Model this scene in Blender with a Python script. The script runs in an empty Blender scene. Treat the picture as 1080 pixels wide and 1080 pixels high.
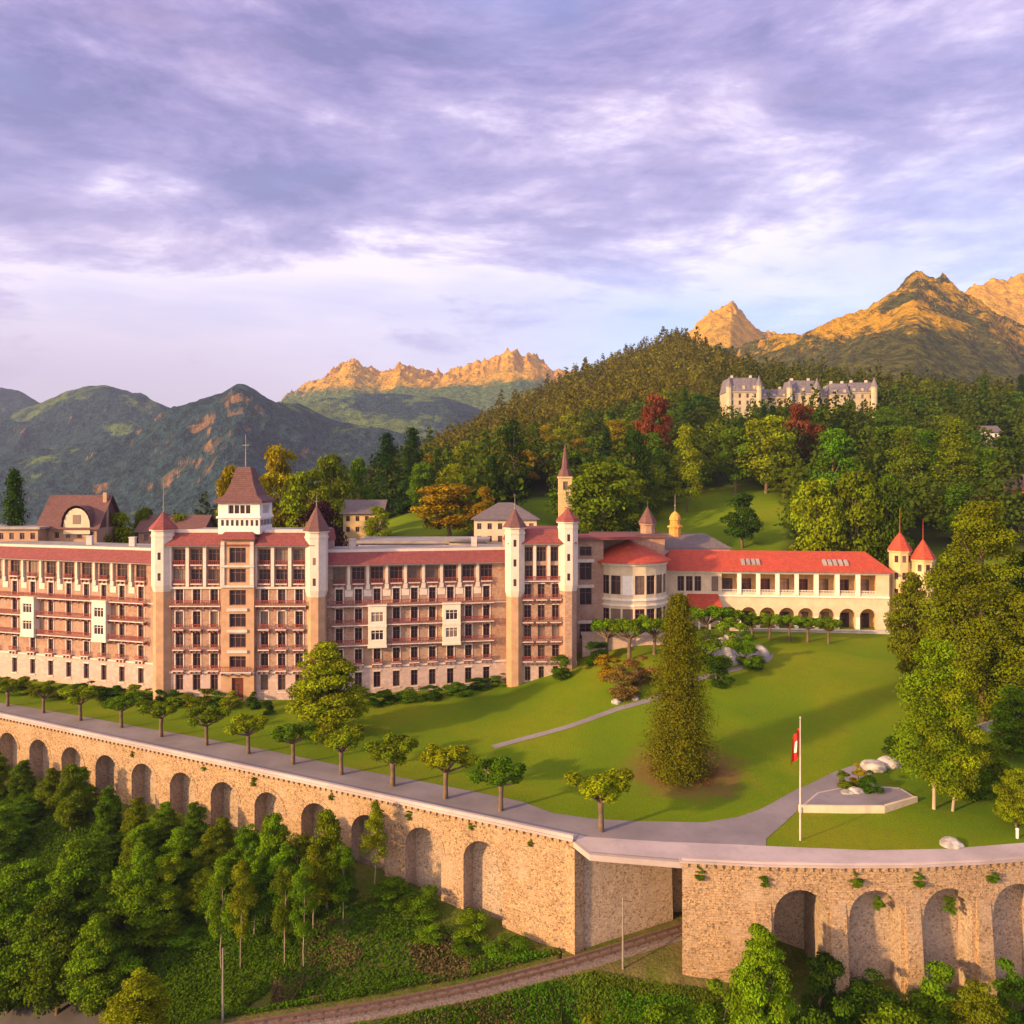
import bpy, math, random
import numpy as np
R = math.radians
rng = np.random.default_rng(7)
random.seed(7)
S = bpy.context.scene
COL = S.collection

# ------------------------------------------------------------------ camera, sky, sun, exposure
F, YH, HC = 848.0, 510.0, 42.0          # focal length and horizon row of the 1080 px photograph, camera height
cam_d = bpy.data.cameras.new('camera'); cam = bpy.data.objects.new('camera', cam_d); COL.objects.link(cam)
cam.location = (0, 0, HC); cam.rotation_euler = (R(90), 0, 0)
cam_d.sensor_fit = 'HORIZONTAL'; cam_d.angle = 2 * math.atan(540 / F); cam_d.shift_y = -(540 - YH) / 1080
cam_d.clip_start = 1; cam_d.clip_end = 30000
S.camera = cam
SUN_AZ, SUN_EL = (-0.84, -0.54), 16.0    # where the sun stands (x, y) and its elevation
sd = bpy.data.lights.new('sun', 'SUN'); sun = bpy.data.objects.new('sun', sd); COL.objects.link(sun)
sd.energy = 5.0; sd.angle = R(2.0); sd.color = (1.0, 0.61, 0.25)
az = math.atan2(SUN_AZ[0], -SUN_AZ[1])
sun.rotation_euler = (R(90 - SUN_EL), 0, az)
S.view_settings.view_transform = 'Standard'; S.view_settings.look = 'None'
S.view_settings.gamma = 1; S.view_settings.exposure = 0.50
W = bpy.data.worlds.new('World'); S.world = W; W.use_nodes = True


class NT:
    """small helper to write node trees"""
    def __init__(s, tree): s.t = tree; s.n = tree.nodes; s.l = tree.links
    def node(s, typ, ins=None, **kw):
        n = s.n.new(typ)
        for k, v in kw.items(): setattr(n, k, v)
        for k, v in (ins or {}).items(): s.set(n.inputs[k], v)
        return n
    def set(s, sock, v):
        if isinstance(v, bpy.types.NodeSocket): s.l.new(v, sock)
        elif isinstance(v, bpy.types.Node): s.l.new(v.outputs[0], sock)
        else:
            if isinstance(v, (tuple, list)) and len(v) == 3 and sock.type == 'RGBA': v = (*v, 1)
            sock.default_value = v
    def math(s, op, a, b=0.0, c=None, clamp=False):
        n = s.n.new('ShaderNodeMath'); n.operation = op; n.use_clamp = clamp
        s.set(n.inputs[0], a); s.set(n.inputs[1], b)
        if c is not None: s.set(n.inputs[2], c)
        return n.outputs[0]
    def mix(s, f, a, b, mode='MIX'):
        n = s.n.new('ShaderNodeMix'); n.data_type = 'RGBA'; n.blend_type = mode
        s.set(n.inputs[0], f); s.set(n.inputs[6], a); s.set(n.inputs[7], b)
        return n.outputs[2]
    def noise(s, vec, scale, detail=4, rough=0.55, dist=0.0):
        n = s.node('ShaderNodeTexNoise', {'Scale': scale, 'Detail': detail, 'Roughness': rough, 'Distortion': dist})
        if vec is not None: s.set(n.inputs['Vector'], vec)
        return n.outputs['Fac']
    def ramp(s, f, stops, interp='LINEAR'):
        n = s.n.new('ShaderNodeValToRGB'); n.color_ramp.interpolation = interp
        e = n.color_ramp.elements
        while len(e) < len(stops): e.new(0.5)
        for el, (p, c) in zip(e, stops):
            el.position = p; el.color = (*c, 1) if isinstance(c, (tuple, list)) else (c, c, c, 1)
        s.set(n.inputs[0], f); return n.outputs[0]
    def maprange(s, v, a, b, c=0.0, d=1.0):
        n = s.node('ShaderNodeMapRange', {0: v, 1: a, 2: b, 3: c, 4: d}, interpolation_type='SMOOTHSTEP'); return n.outputs[0]


def build_world():
    T = NT(W.node_tree); T.n.clear()
    tc = T.node('ShaderNodeTexCoord'); d = tc.outputs['Generated']
    sep = T.node('ShaderNodeSeparateXYZ', {0: d}); x, y, z = sep.outputs
    sky = T.node('ShaderNodeTexSky', sky_type='NISHITA', sun_disc=False, sun_elevation=R(SUN_EL),
                 sun_rotation=math.atan2(SUN_AZ[0], SUN_AZ[1]), altitude=1000)
    zc = T.math('ADD', T.math('MAXIMUM', z, 0.0), 0.10)
    px = T.math('DIVIDE', x, zc); py = T.math('DIVIDE', y, zc)
    p = T.node('ShaderNodeCombineXYZ', {0: px, 1: py, 2: 0.0}).outputs[0]
    mp = T.node('ShaderNodeMapping', {0: p, 1: (3.1, 1.2, 0), 2: (0, 0, R(32)), 3: (0.55, 1.0, 1)}).outputs[0]
    n1 = T.noise(mp, 0.62, 9, 0.62, 0.4)
    n2 = T.noise(mp, 2.6, 8, 0.68, 0.3)
    big = T.noise(mp, 0.25, 3, 0.5, 0.3)
    # billows in the direction itself, so that the top of the view has soft folds too
    mp2 = T.node('ShaderNodeMapping', {0: d, 1: (0.4, 0, 0), 2: (0, R(-24), 0), 3: (1.25, 1.0, 3.9)}).outputs[0]
    n3 = T.noise(mp2, 1.9, 9, 0.62, 0.35)
    n4 = T.noise(mp2, 5.5, 8, 0.66, 0.3)
    n5 = T.noise(mp2, 1.1, 5, 0.6, 0.3)
    f = T.math('ADD', T.math('MULTIPLY', n1, 0.24), T.math('MULTIPLY', n3, 0.74))
    f = T.math('ADD', f, T.math('MULTIPLY', n2, 0.20)); f = T.math('ADD', f, T.math('MULTIPLY', n4, 0.24))
    # the cloud deck thins and brightens at mid height, and is heavy overhead
    band = T.maprange(z, 0.14, 0.50, 0.07, -0.09)
    f = T.math('ADD', f, band)
    cl = T.ramp(f, [(0.55, (0.175, 0.135, 0.35)), (0.61, (0.29, 0.215, 0.47)), (0.665, (0.42, 0.315, 0.58)), (0.71, (0.64, 0.50, 0.74)), (0.765, (1.0, 0.86, 0.98))])
    cl = T.mix(T.math('MULTIPLY', T.maprange(n5, 0.50, 0.68), 0.45), cl, (0.27, 0.31, 0.66))
    cl = T.mix(T.math('MULTIPLY', T.maprange(n5, 0.48, 0.34), 0.35), cl, (0.58, 0.37, 0.52))
    # warm, pinker side towards the sunset (left)
    left = T.maprange(x, 0.20, -0.42, 0, 1)
    low = T.maprange(z, 0.30, 0.04, 0, 1)
    pink = T.math('MULTIPLY', left, low)
    cl = T.mix(T.math('MULTIPLY', pink, 0.80), cl, (0.60, 0.37, 0.53))
    cl = T.mix(T.math('MULTIPLY', T.maprange(z, 0.20, 0.09, 0, 1), T.math('MULTIPLY', left, 0.75)), cl, (0.50, 0.33, 0.47))
    # the gap of blue low on the right
    gm = T.math('MULTIPLY', T.maprange(x, -0.05, 0.22, 0, 1), T.maprange(z, 0.30, 0.18, 0, 1))
    gn = T.maprange(T.math('ADD', n1, T.math('MULTIPLY', n3, 0.6)), 0.72, 1.0, 0.85, 0.25)
    gm = T.math('MULTIPLY', gm, gn)
    blue = T.mix(1.0, T.mix(1.0, sky.outputs[0], (0.05, 0.05, 0.05), 'MULTIPLY'), (0.29, 0.39, 0.80), 'ADD')
    cl = T.mix(gm, cl, blue)
    # warm glow added to the unseen sky behind the camera, as soft fill light
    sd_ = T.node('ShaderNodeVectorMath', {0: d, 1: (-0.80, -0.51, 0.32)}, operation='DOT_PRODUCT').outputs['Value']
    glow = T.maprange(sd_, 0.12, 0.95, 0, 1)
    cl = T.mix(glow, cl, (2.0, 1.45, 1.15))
    # below the horizon: dim ground tone
    cl = T.mix(T.maprange(z, 0.0, -0.08, 0, 1), cl, (0.10, 0.09, 0.09))
    # one strength for the cloud deck and the added fill glow
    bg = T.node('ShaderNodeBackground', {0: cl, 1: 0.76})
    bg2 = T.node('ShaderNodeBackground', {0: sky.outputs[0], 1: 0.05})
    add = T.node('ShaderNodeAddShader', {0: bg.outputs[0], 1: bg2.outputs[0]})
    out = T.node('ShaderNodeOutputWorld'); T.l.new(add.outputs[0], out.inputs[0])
build_world()

# ------------------------------------------------------------------ materials
MAT = {}
def material(name, fn, rough=0.85, spec=0.3):
    m = bpy.data.materials.new(name); m.use_nodes = True
    T = NT(m.node_tree); T.n.clear()
    b = T.node('ShaderNodeBsdfPrincipled', {'Roughness': rough, 'Specular IOR Level': spec})
    o = T.node('ShaderNodeOutputMaterial'); T.l.new(b.outputs[0], o.inputs[0])
    fn(T, b, o); MAT[name] = m; return m

def plain(name, c, var=0.25, scale=1.5, rough=0.8, spec=0.3, metal=0.0):
    def fn(T, b, o):
        tc = T.node('ShaderNodeTexCoord')
        n = T.noise(tc.outputs['Object'], scale, 5, 0.65)
        col = T.mix(T.maprange(n, 0.3, 0.7), tuple(v * (1 - var) for v in c), tuple(min(1, v * (1 + var)) for v in c))
        T.set(b.inputs['Base Color'], col); b.inputs['Metallic'].default_value = metal
    return material(name, fn, rough, spec)

def masonry(name, c1, c2, cm, bw, bh, stain, rough=0.95, mortar=0.03, bump=0.6, blotch=0.5, wscale=0.35):
    def fn(T, b, o):
        uv = T.node('ShaderNodeTexCoord').outputs['UV']
        wob = T.node('ShaderNodeTexNoise', {'Vector': uv, 'Scale': 1.3, 'Detail': 3})
        off = T.node('ShaderNodeVectorMath', {0: wob.outputs['Color'], 1: (-0.5, -0.5, -0.5)}, operation='ADD')
        sc = T.node('ShaderNodeVectorMath', {0: off, 'Scale': bh * 0.9}, operation='SCALE')
        v = T.node('ShaderNodeVectorMath', {0: uv, 1: sc}, operation='ADD').outputs[0]
        br = T.node('ShaderNodeTexBrick', {'Vector': v, 'Color1': c1, 'Color2': c2, 'Mortar': cm, 'Scale': 1.0, 'Mortar Size': mortar,
                    'Mortar Smooth': 0.4, 'Brick Width': bw, 'Row Height': bh, 'Bias': -0.1})
        br.offset = 0.5; br.squash = 0.8; br.squash_frequency = 3
        vo = T.node('ShaderNodeTexVoronoi', {'Vector': v, 'Scale': 1.0 / bw * 2.8}); 
        speck = T.node('ShaderNodeSeparateColor', {0: vo.outputs['Color']}).outputs[0]
        col = T.mix(T.maprange(speck, 0.66, 1.0, 0, 0.85), br.outputs[0], stain)
        col = T.mix(T.maprange(speck, 0.25, 0.0, 0, 0.5), col, tuple(min(1, k * 1.35) for k in c1))
        n = T.noise(uv, wscale, 6, 0.7)
        col = T.mix(T.maprange(n, 0.5, 0.75, 0, blotch), col, stain)
        col = T.mix(T.maprange(T.noise(uv, 0.16, 5, 0.65), 0.47, 0.66, 0, 0.5), col, tuple(0.5 * (p + q) * 1.05 for p, q in zip(c1, (0.42, 0.36, 0.31))))
        sv = T.node('ShaderNodeMapping', {0: uv, 3: (1.1, 0.10, 1)}).outputs[0]; col = T.mix(T.maprange(T.noise(sv, 0.9, 5, 0.7), 0.56, 0.78, 0, blotch), col, tuple(k * 1.2 for k in stain))
        T.set(b.inputs['Base Color'], col)
        h = T.math('ADD', T.math('MULTIPLY', br.outputs['Fac'], -0.6), T.math('MULTIPLY', speck, 0.5))
        bp = T.node('ShaderNodeBump', {'Height': h, 'Distance': 0.12, 'Strength': bump})
        T.set(b.inputs['Normal'], bp.outputs[0])
    return material(name, fn, rough, 0.2)

masonry('rubble_stone', (0.48, 0.315, 0.175), (0.33, 0.215, 0.125), (0.33, 0.23, 0.15), 0.50, 0.28, (0.14, 0.09, 0.05), blotch=0.4)
masonry('niche_stone', (0.46, 0.35, 0.26), (0.35, 0.26, 0.19), (0.37, 0.28, 0.21), 0.5, 0.28, (0.17, 0.12, 0.085), blotch=0.35)
masonry('hotel_stone', (0.41, 0.255, 0.19), (0.33, 0.20, 0.15), (0.34, 0.225, 0.18), 0.9, 0.45, (0.30, 0.17, 0.11), blotch=0.35, bump=0.4)
masonry('base_stone', (0.54, 0.40, 0.37), (0.46, 0.33, 0.31), (0.50, 0.39, 0.35), 1.2, 0.6, (0.46, 0.33, 0.28), blotch=0.3, bump=0.4)
plain('cream_trim', (0.66, 0.55, 0.48), 0.08, 0.8)
plain('cream_plaster', (0.64, 0.51, 0.36), 0.10, 0.6)
plain('ochre_plaster', (0.45, 0.275, 0.17), 0.14, 0.5)
plain('yellow_plaster', (0.60, 0.44, 0.24), 0.12, 0.5)
plain('white_paint', (0.80, 0.74, 0.68), 0.07, 1.2)
plain('pale_stone', (0.56, 0.49, 0.46), 0.14, 0.5)
plain('rail_red', (0.26, 0.06, 0.05), 0.25, 2)
plain('dark_iron', (0.05, 0.04, 0.04), 0.2, 2, 0.6)
plain('door_wood', (0.13, 0.03, 0.02), 0.3, 3)
plain('flat_roof', (0.30, 0.27, 0.26), 0.2, 0.4)
plain('bark', (0.16, 0.11, 0.075), 0.4, 4, 0.95)
plain('birch_bark', (0.42, 0.33, 0.24), 0.4, 2, 0.9)
plain('rock', (0.36, 0.33, 0.31), 0.4, 0.9, 0.95)
plain('ballast', (0.15, 0.115, 0.105), 0.45, 5, 0.95)
plain('sleeper_wood', (0.10, 0.075, 0.065), 0.3, 3, 0.95)
plain('rail_steel', (0.22, 0.13, 0.10), 0.25, 3, 0.5, 0.5, 0.5)
plain('pole_grey', (0.24, 0.21, 0.19), 0.15, 2, 0.6)
plain('flag_red', (0.55, 0.03, 0.02), 0.1, 2)
plain('slate', (0.17, 0.15, 0.18), 0.25, 0.8, 0.7)
plain('castle_plaster', (0.50, 0.41, 0.28), 0.15, 0.3)
plain('bay_cream', (0.72, 0.65, 0.54), 0.07, 1.0)
plain('gilt', (0.62, 0.30, 0.07), 0.2, 1.5)
plain('red_wall', (0.42, 0.14, 0.08), 0.2, 0.5)
plain('frame_brown', (0.20, 0.12, 0.11), 0.2, 2)
plain('loggia_wall', (0.72, 0.42, 0.17), 0.2, 0.6)

def tiles(name, c, rough=0.75):
    def fn(T, b, o):
        uv = T.node('ShaderNodeTexCoord').outputs['UV']
        br = T.node('ShaderNodeTexBrick', {'Vector': uv, 'Color1': c, 'Color2': tuple(k * 0.72 for k in c), 'Mortar': tuple(k * 0.5 for k in c), 'Scale': 1.0,
                    'Mortar Size': 0.03, 'Brick Width': 0.5, 'Row Height': 0.4})
        n = T.noise(uv, 0.5, 6, 0.7); n2 = T.noise(uv, 3.0, 3, 0.6)
        col = T.mix(T.maprange(n, 0.42, 0.72, 0, 0.55), br.outputs[0], tuple(k * 0.6 for k in c))
        col = T.mix(T.maprange(n2, 0.55, 0.8, 0, 0.4), col, (min(1, c[0] * 1.3), c[1] * 1.6, c[2] * 1.5))
        sv = T.node('ShaderNodeMapping', {0: uv, 3: (1.6, 0.22, 1)}).outputs[0]; col = T.mix(T.maprange(T.noise(sv, 0.8, 6, 0.75), 0.48, 0.72, 0, 0.6), col, (c[0] * 0.55, c[1] * 0.8, c[2] * 0.8))
        T.set(b.inputs['Base Color'], col)
        bp = T.node('ShaderNodeBump', {'Height': br.outputs['Fac'], 'Distance': -0.06, 'Strength': 0.7}); T.set(b.inputs['Normal'], bp.outputs[0])
    return material(name, fn, rough, 0.25)
tiles('roof_red', (0.31, 0.085, 0.08)); tiles('roof_bright', (0.56, 0.09, 0.05)); tiles('roof_brown', (0.20, 0.095, 0.09)); tiles('roof_slate', (0.20, 0.16, 0.17))

def glass_fn(T, b, o):
    oi = T.node('ShaderNodeObjectInfo').outputs['Random']
    geo = T.node('ShaderNodeTexCoord').outputs['Object']
    n = T.noise(geo, 0.8, 2)
    T.set(b.inputs['Base Color'], T.mix(T.maprange(T.math('ADD', oi, T.math('MULTIPLY', n, 0.25)), 0.72, 1.1), (0.040, 0.022, 0.030), (0.24, 0.17, 0.14)))
material('window_glass', glass_fn, 0.12, 0.35)

def leaf_fn(T, b, o):
    c = T.node('ShaderNodeObjectInfo').outputs['Color']
    v = T.node('ShaderNodeAttribute', attribute_name='v').outputs['Fac']
    hsv = T.node('ShaderNodeHueSaturation', {'Hue': T.math('ADD', 0.485, T.math('MULTIPLY', v, 0.03)), 'Saturation': 1.0,
                 'Value': T.math('ADD', 0.50, T.math('MULTIPLY', v, 1.05)), 'Color': c})
    T.set(b.inputs['Base Color'], hsv.outputs[0])
    tr = T.node('ShaderNodeBsdfTranslucent', {'Color': hsv.outputs[0]})
    mx = T.node('ShaderNodeMixShader', {0: 0.20, 1: b.outputs[0], 2: tr.outputs[0]})
    T.l.new(mx.outputs[0], o.inputs[0])
material('leaves', leaf_fn, 0.85, 0.03)

BED = (24.5, 114.0, 1.0)          # the bare bed under the big conifer
def lawn_fn(T, b, o):
    g = T.node('ShaderNodeNewGeometry').outputs['Position']
    n1 = T.noise(g, 0.035, 5, 0.6, 0.5); n2 = T.noise(g, 0.5, 6, 0.7); n3 = T.noise(g, 6.0, 4, 0.7)
    col = T.ramp(n1, [(0.30, (0.085, 0.168, 0.002)), (0.50, (0.135, 0.210, 0.002)), (0.68, (0.215, 0.235, 0.006))])
    col = T.mix(T.maprange(n2, 0.48, 0.74, 0, 0.65), col, (0.165, 0.155, 0.014))
    col = T.mix(T.maprange(n3, 0.35, 0.75, 0, 0.45), col, (0.06, 0.10, 0.007))
    bd = T.node('ShaderNodeVectorMath', {0: g, 1: (BED[0], BED[1], BED[2])}, operation='DISTANCE').outputs['Value']
    bd = T.math('ADD', bd, T.math('MULTIPLY', T.math('SUBTRACT', T.noise(g, 0.35, 5, 0.7), 0.5), 9.0))
    col = T.mix(T.maprange(bd, 10.5, 5.0, 0, 0.85), col, (0.19, 0.105, 0.035))
    col = T.mix(T.maprange(bd, 5.5, 3.5, 0, 0.8), col, (0.13, 0.05, 0.02))
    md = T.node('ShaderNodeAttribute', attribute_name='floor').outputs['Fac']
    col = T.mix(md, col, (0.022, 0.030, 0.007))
    T.set(b.inputs['Base Color'], col)
    bp = T.node('ShaderNodeBump', {'Height': T.noise(g, 4.0, 5, 0.75), 'Distance': 0.25, 'Strength': 0.6}); T.set(b.inputs['Normal'], bp.outputs[0])
material('lawn', lawn_fn, 0.95, 0.1)

def slope_fn(T, b, o):
    g = T.node('ShaderNodeNewGeometry').outputs['Position']
    n1 = T.noise(g, 0.07, 6, 0.65, 0.6); n2 = T.noise(g, 0.6, 6, 0.72); n3 = T.noise(g, 3.0, 4, 0.7)
    col = T.ramp(n1, [(0.34, (0.07, 0.12, 0.010)), (0.5, (0.10, 0.125, 0.014)), (0.66, (0.19, 0.145, 0.06))])
    col = T.mix(T.maprange(n2, 0.5, 0.75, 0, 0.7), col, (0.17, 0.125, 0.065))
    col = T.mix(T.maprange(n3, 0.4, 0.7, 0, 0.5), col, (0.03, 0.05, 0.008))
    T.set(b.inputs['Base Color'], col)
    bp = T.node('ShaderNodeBump', {'Height': T.math('ADD', n2, T.math('MULTIPLY', n3, 0.4)), 'Distance': 0.8, 'Strength': 0.8}); T.set(b.inputs['Normal'], bp.outputs[0])
material('rough_slope', slope_fn, 0.95, 0.1)

def paving(name, c, sc):
    def fn(T, b, o):
        g = T.node('ShaderNodeNewGeometry').outputs['Position']
        n1 = T.noise(g, 0.12, 5, 0.6); n2 = T.noise(g, sc, 5, 0.7); n3 = T.noise(g, 9, 2)
        col = T.mix(T.maprange(n1, 0.3, 0.7), tuple(k * 0.8 for k in c), tuple(k * 1.12 for k in c))
        col = T.mix(T.maprange(n2, 0.5, 0.8, 0, 0.5), col, tuple(k * 0.62 for k in c))
        col = T.mix(T.maprange(n3, 0.5, 0.8, 0, 0.3), col, tuple(k * 1.3 for k in c))
        T.set(b.inputs['Base Color'], col)
    return material(name, fn, 0.9, 0.2)
paving('gravel', (0.23, 0.205, 0.22), 0.8); paving('pale_paving', (0.44, 0.37, 0.37), 0.6); paving('asphalt', (0.08, 0.075, 0.085), 0.8)
paving('coping_stone', (0.42, 0.35, 0.34), 1.2)

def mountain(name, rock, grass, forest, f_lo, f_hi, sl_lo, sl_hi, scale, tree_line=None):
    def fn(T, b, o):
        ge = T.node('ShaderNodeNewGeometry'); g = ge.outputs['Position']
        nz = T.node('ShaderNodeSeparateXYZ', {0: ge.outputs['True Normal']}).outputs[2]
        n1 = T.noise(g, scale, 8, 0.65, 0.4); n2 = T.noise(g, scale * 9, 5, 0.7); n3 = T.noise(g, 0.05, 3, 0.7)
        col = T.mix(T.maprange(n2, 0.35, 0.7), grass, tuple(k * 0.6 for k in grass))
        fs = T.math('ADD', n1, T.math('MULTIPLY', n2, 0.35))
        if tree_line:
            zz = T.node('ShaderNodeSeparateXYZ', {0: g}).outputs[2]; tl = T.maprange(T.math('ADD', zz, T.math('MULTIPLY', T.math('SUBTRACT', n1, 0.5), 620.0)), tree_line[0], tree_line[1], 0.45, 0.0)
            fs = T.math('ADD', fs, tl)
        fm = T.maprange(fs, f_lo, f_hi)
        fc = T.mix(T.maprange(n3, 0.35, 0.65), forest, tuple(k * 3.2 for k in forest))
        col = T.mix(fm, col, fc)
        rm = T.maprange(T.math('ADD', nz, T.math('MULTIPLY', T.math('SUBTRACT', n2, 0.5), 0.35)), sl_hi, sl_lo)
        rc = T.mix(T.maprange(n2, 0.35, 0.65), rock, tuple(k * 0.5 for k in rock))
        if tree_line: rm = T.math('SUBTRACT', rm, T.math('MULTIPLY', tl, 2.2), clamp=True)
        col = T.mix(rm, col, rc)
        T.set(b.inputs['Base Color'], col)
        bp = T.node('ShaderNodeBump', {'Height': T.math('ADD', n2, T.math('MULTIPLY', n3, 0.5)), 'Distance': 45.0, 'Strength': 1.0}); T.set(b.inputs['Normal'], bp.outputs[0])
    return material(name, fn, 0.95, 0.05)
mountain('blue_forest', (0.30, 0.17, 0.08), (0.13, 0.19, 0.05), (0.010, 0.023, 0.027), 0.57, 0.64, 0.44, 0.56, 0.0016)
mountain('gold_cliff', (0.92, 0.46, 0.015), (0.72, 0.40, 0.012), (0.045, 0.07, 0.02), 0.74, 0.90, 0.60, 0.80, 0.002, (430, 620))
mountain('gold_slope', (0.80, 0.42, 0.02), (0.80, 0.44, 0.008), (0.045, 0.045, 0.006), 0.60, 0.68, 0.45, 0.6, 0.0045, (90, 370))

# ------------------------------------------------------------------ noise and terrain
def vnoise(x, y, seed=0):
    x = np.asarray(x, float); y = np.asarray(y, float)
    xi = np.floor(x).astype(np.int64); yi = np.floor(y).astype(np.int64); xf = x - xi; yf = y - yi
    def h(a, b):
        n = (a * 374761393 + b * 668265263 + seed * 974634777) & 0xffffffff
        n = ((n ^ (n >> 13)) * 1274126177) & 0xffffffff
        return ((n ^ (n >> 16)) & 0xffff) / 65535.0
    sx = xf * xf * (3 - 2 * xf); sy = yf * yf * (3 - 2 * yf)
    a = h(xi, yi) * (1 - sx) + h(xi + 1, yi) * sx; b = h(xi, yi + 1) * (1 - sx) + h(xi + 1, yi + 1) * sx
    return a * (1 - sy) + b * sy
def fbm(x, y, seed=0, oct=5, ridged=False):
    s = 0; a = 0.5; f = 1.0; tot = 0
    for k in range(oct):
        n = vnoise(x * f + 17.3 * k, y * f - 9.1 * k, seed + k)
        if ridged: n = 1 - abs(2 * n - 1)
        s = s + a * n; tot += a; a *= 0.5; f *= 2.07
    return s / tot
def sstep(a, b, x):
    t = np.clip((np.asarray(x, float) - a) / (b - a), 0, 1); return t * t * (3 - 2 * t)
def px_u(px): return (px - 540) / F

_wu = np.concatenate([np.linspace(-1.0, 0.076, 120), [0.0966, 0.208, 0.232, 0.283, 0.36, 0.45, 0.55, 0.637, 0.75, 0.95, 1.1]])
_wy = np.concatenate([98.15 / (1 + 0.506 * np.linspace(-1.0, 0.076, 120)), [91.1, 89.3, 89.2, 88.6, 88.1, 88.0, 88.5, 89.8, 92, 97, 102]])
def Yw(u): return np.interp(u, _wu, _wy)
_hu = [-1.0, -0.64, -0.3, -0.2, -0.13, -0.05, 0.0, 0.1, 0.2, 0.35, 0.45, 0.64, 1.0]
_zb = [10, 13, 18, 23, 24, 22, 20, 15, 12, 11.5, 12, 14, 16]
_zm = [-60, -20, 10, 25, 37, 49, 54, 62, 68, 76, 76, 72, 60]
_tu = [-1.0, -0.6, -0.3, -0.15, -0.09, -0.02, 0.07, 0.165, 0.206, 0.25, 0.30, 0.36, 0.45, 0.6, 1.0]
_zt = [-220, -180, -70, 38, 74, 108, 146, 186, 197, 176, 152, 140, 130, 112, 90]
def G(X, Y):
    X = np.asarray(X, float); Y = np.asarray(Y, float); u = X / np.maximum(Y, 1)
    a = sstep(-8, 30, X)
    t = np.clip((Y - 98) / 78, 0, 1)
    zl = a * 9.6 * (0.35 * t + 0.65 * t * t * (3 - 2 * t)) + (1 - a) * 0.9 * sstep(14, 40, Y - Yw(u))
    zl = zl + 0.25 * (fbm(X / 14, Y / 14, 3, 3) - 0.5) * sstep(104, 112, Y - np.maximum(Yw(u) - 95, 0))
    zb = np.interp(u, _hu, _zb); zm = np.interp(u, _hu, _zm); zt = np.interp(u, _tu, _zt)
    Yc = np.minimum(Y, 900)
    q = zb * (Yc - 450) * (Yc - 900) / ((190 - 450) * (190 - 900)) + zm * (Yc - 190) * (Yc - 900) / ((450 - 190) * (450 - 900)) + zt * (Yc - 190) * (Yc - 450) / ((900 - 190) * (900 - 450))
    q = q - 0.30 * np.maximum(Y - 900, 0) + 6 * (fbm(X / 60, Y / 60, 5, 4) - 0.5) * sstep(210, 320, Y)
    b = sstep(182, 212, Y)
    return zl * (1 - b) + q * b
TRACK = np.array([(-75, 81.5, -18.5), (-38, 83.2, -16), (-24, 85.1, -15), (-14, 86.6, -14.4), (-4.2, 88.6, -13.7), (6.5, 91.6, -12.8), (13, 93.6, -12.1), (20.5, 96.2, -11.4), (40, 104, -10.5)])
_ts = np.linspace(0, 1, 160)
def _resample(P, n=160):
    d = np.r_[0, np.cumsum(np.linalg.norm(np.diff(P, axis=0), axis=1))]; s = np.linspace(0, d[-1], n)
    Q = np.stack([np.interp(s, d, P[:, k]) for k in range(P.shape[1])], 1)
    for _ in range(8): Q[1:-1] = 0.25 * Q[:-2] + 0.5 * Q[1:-1] + 0.25 * Q[2:]
    return Q
TR = _resample(TRACK)
def track_near(X, Y):
    X = np.asarray(X, float); Y = np.asarray(Y, float)
    d2 = (X[..., None] - TR[:, 0]) ** 2 + (Y[..., None] - TR[:, 1]) ** 2
    i = d2.argmin(-1); return np.sqrt(d2.min(-1)), TR[i, 2]
_bu = [-1.0, -0.25, -0.15, 0, 0.08, 0.2, 0.3, 0.64, 1.0]; _bz = [-9, -9.6, -10.4, -13, -13.6, -12.4, -13.6, -14.3, -14]
def L(X, Y):
    X = np.asarray(X, float); Y = np.asarray(Y, float); u = X / np.maximum(Y, 1)
    w = np.maximum(Yw(u) - Y, 0)
    z = np.interp(u, _bu, _bz) - np.interp(u, [-1, 0.05, 0.15, 1], [0.36, 0.34, 0.5, 0.5]) * np.minimum(w, 60) - 0.15 * np.maximum(w - 60, 0)
    z = z + 1.4 * (fbm(X / 9, Y / 9, 11, 4) - 0.5)
    d, zt = track_near(X, Y); k = sstep(2.6, 6.5, d)
    return (zt - 0.15) * (1 - k) + z * k
def hit(px, py, fn=G):
    """the place on the ground seen at a spot of the photograph"""
    u = px_u(px); Y = np.linspace(float(Yw(u)), 1300, 9000) if fn is G else np.linspace(30, float(Yw(u)), 3000)
    ray = HC - (py - YH) / F * Y; g = fn(u * Y, Y); k = np.argmax(ray <= g) if np.any(ray <= g) else len(Y) - 1
    return float(u * Y[k]), float(Y[k]), float(g[k])

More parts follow.
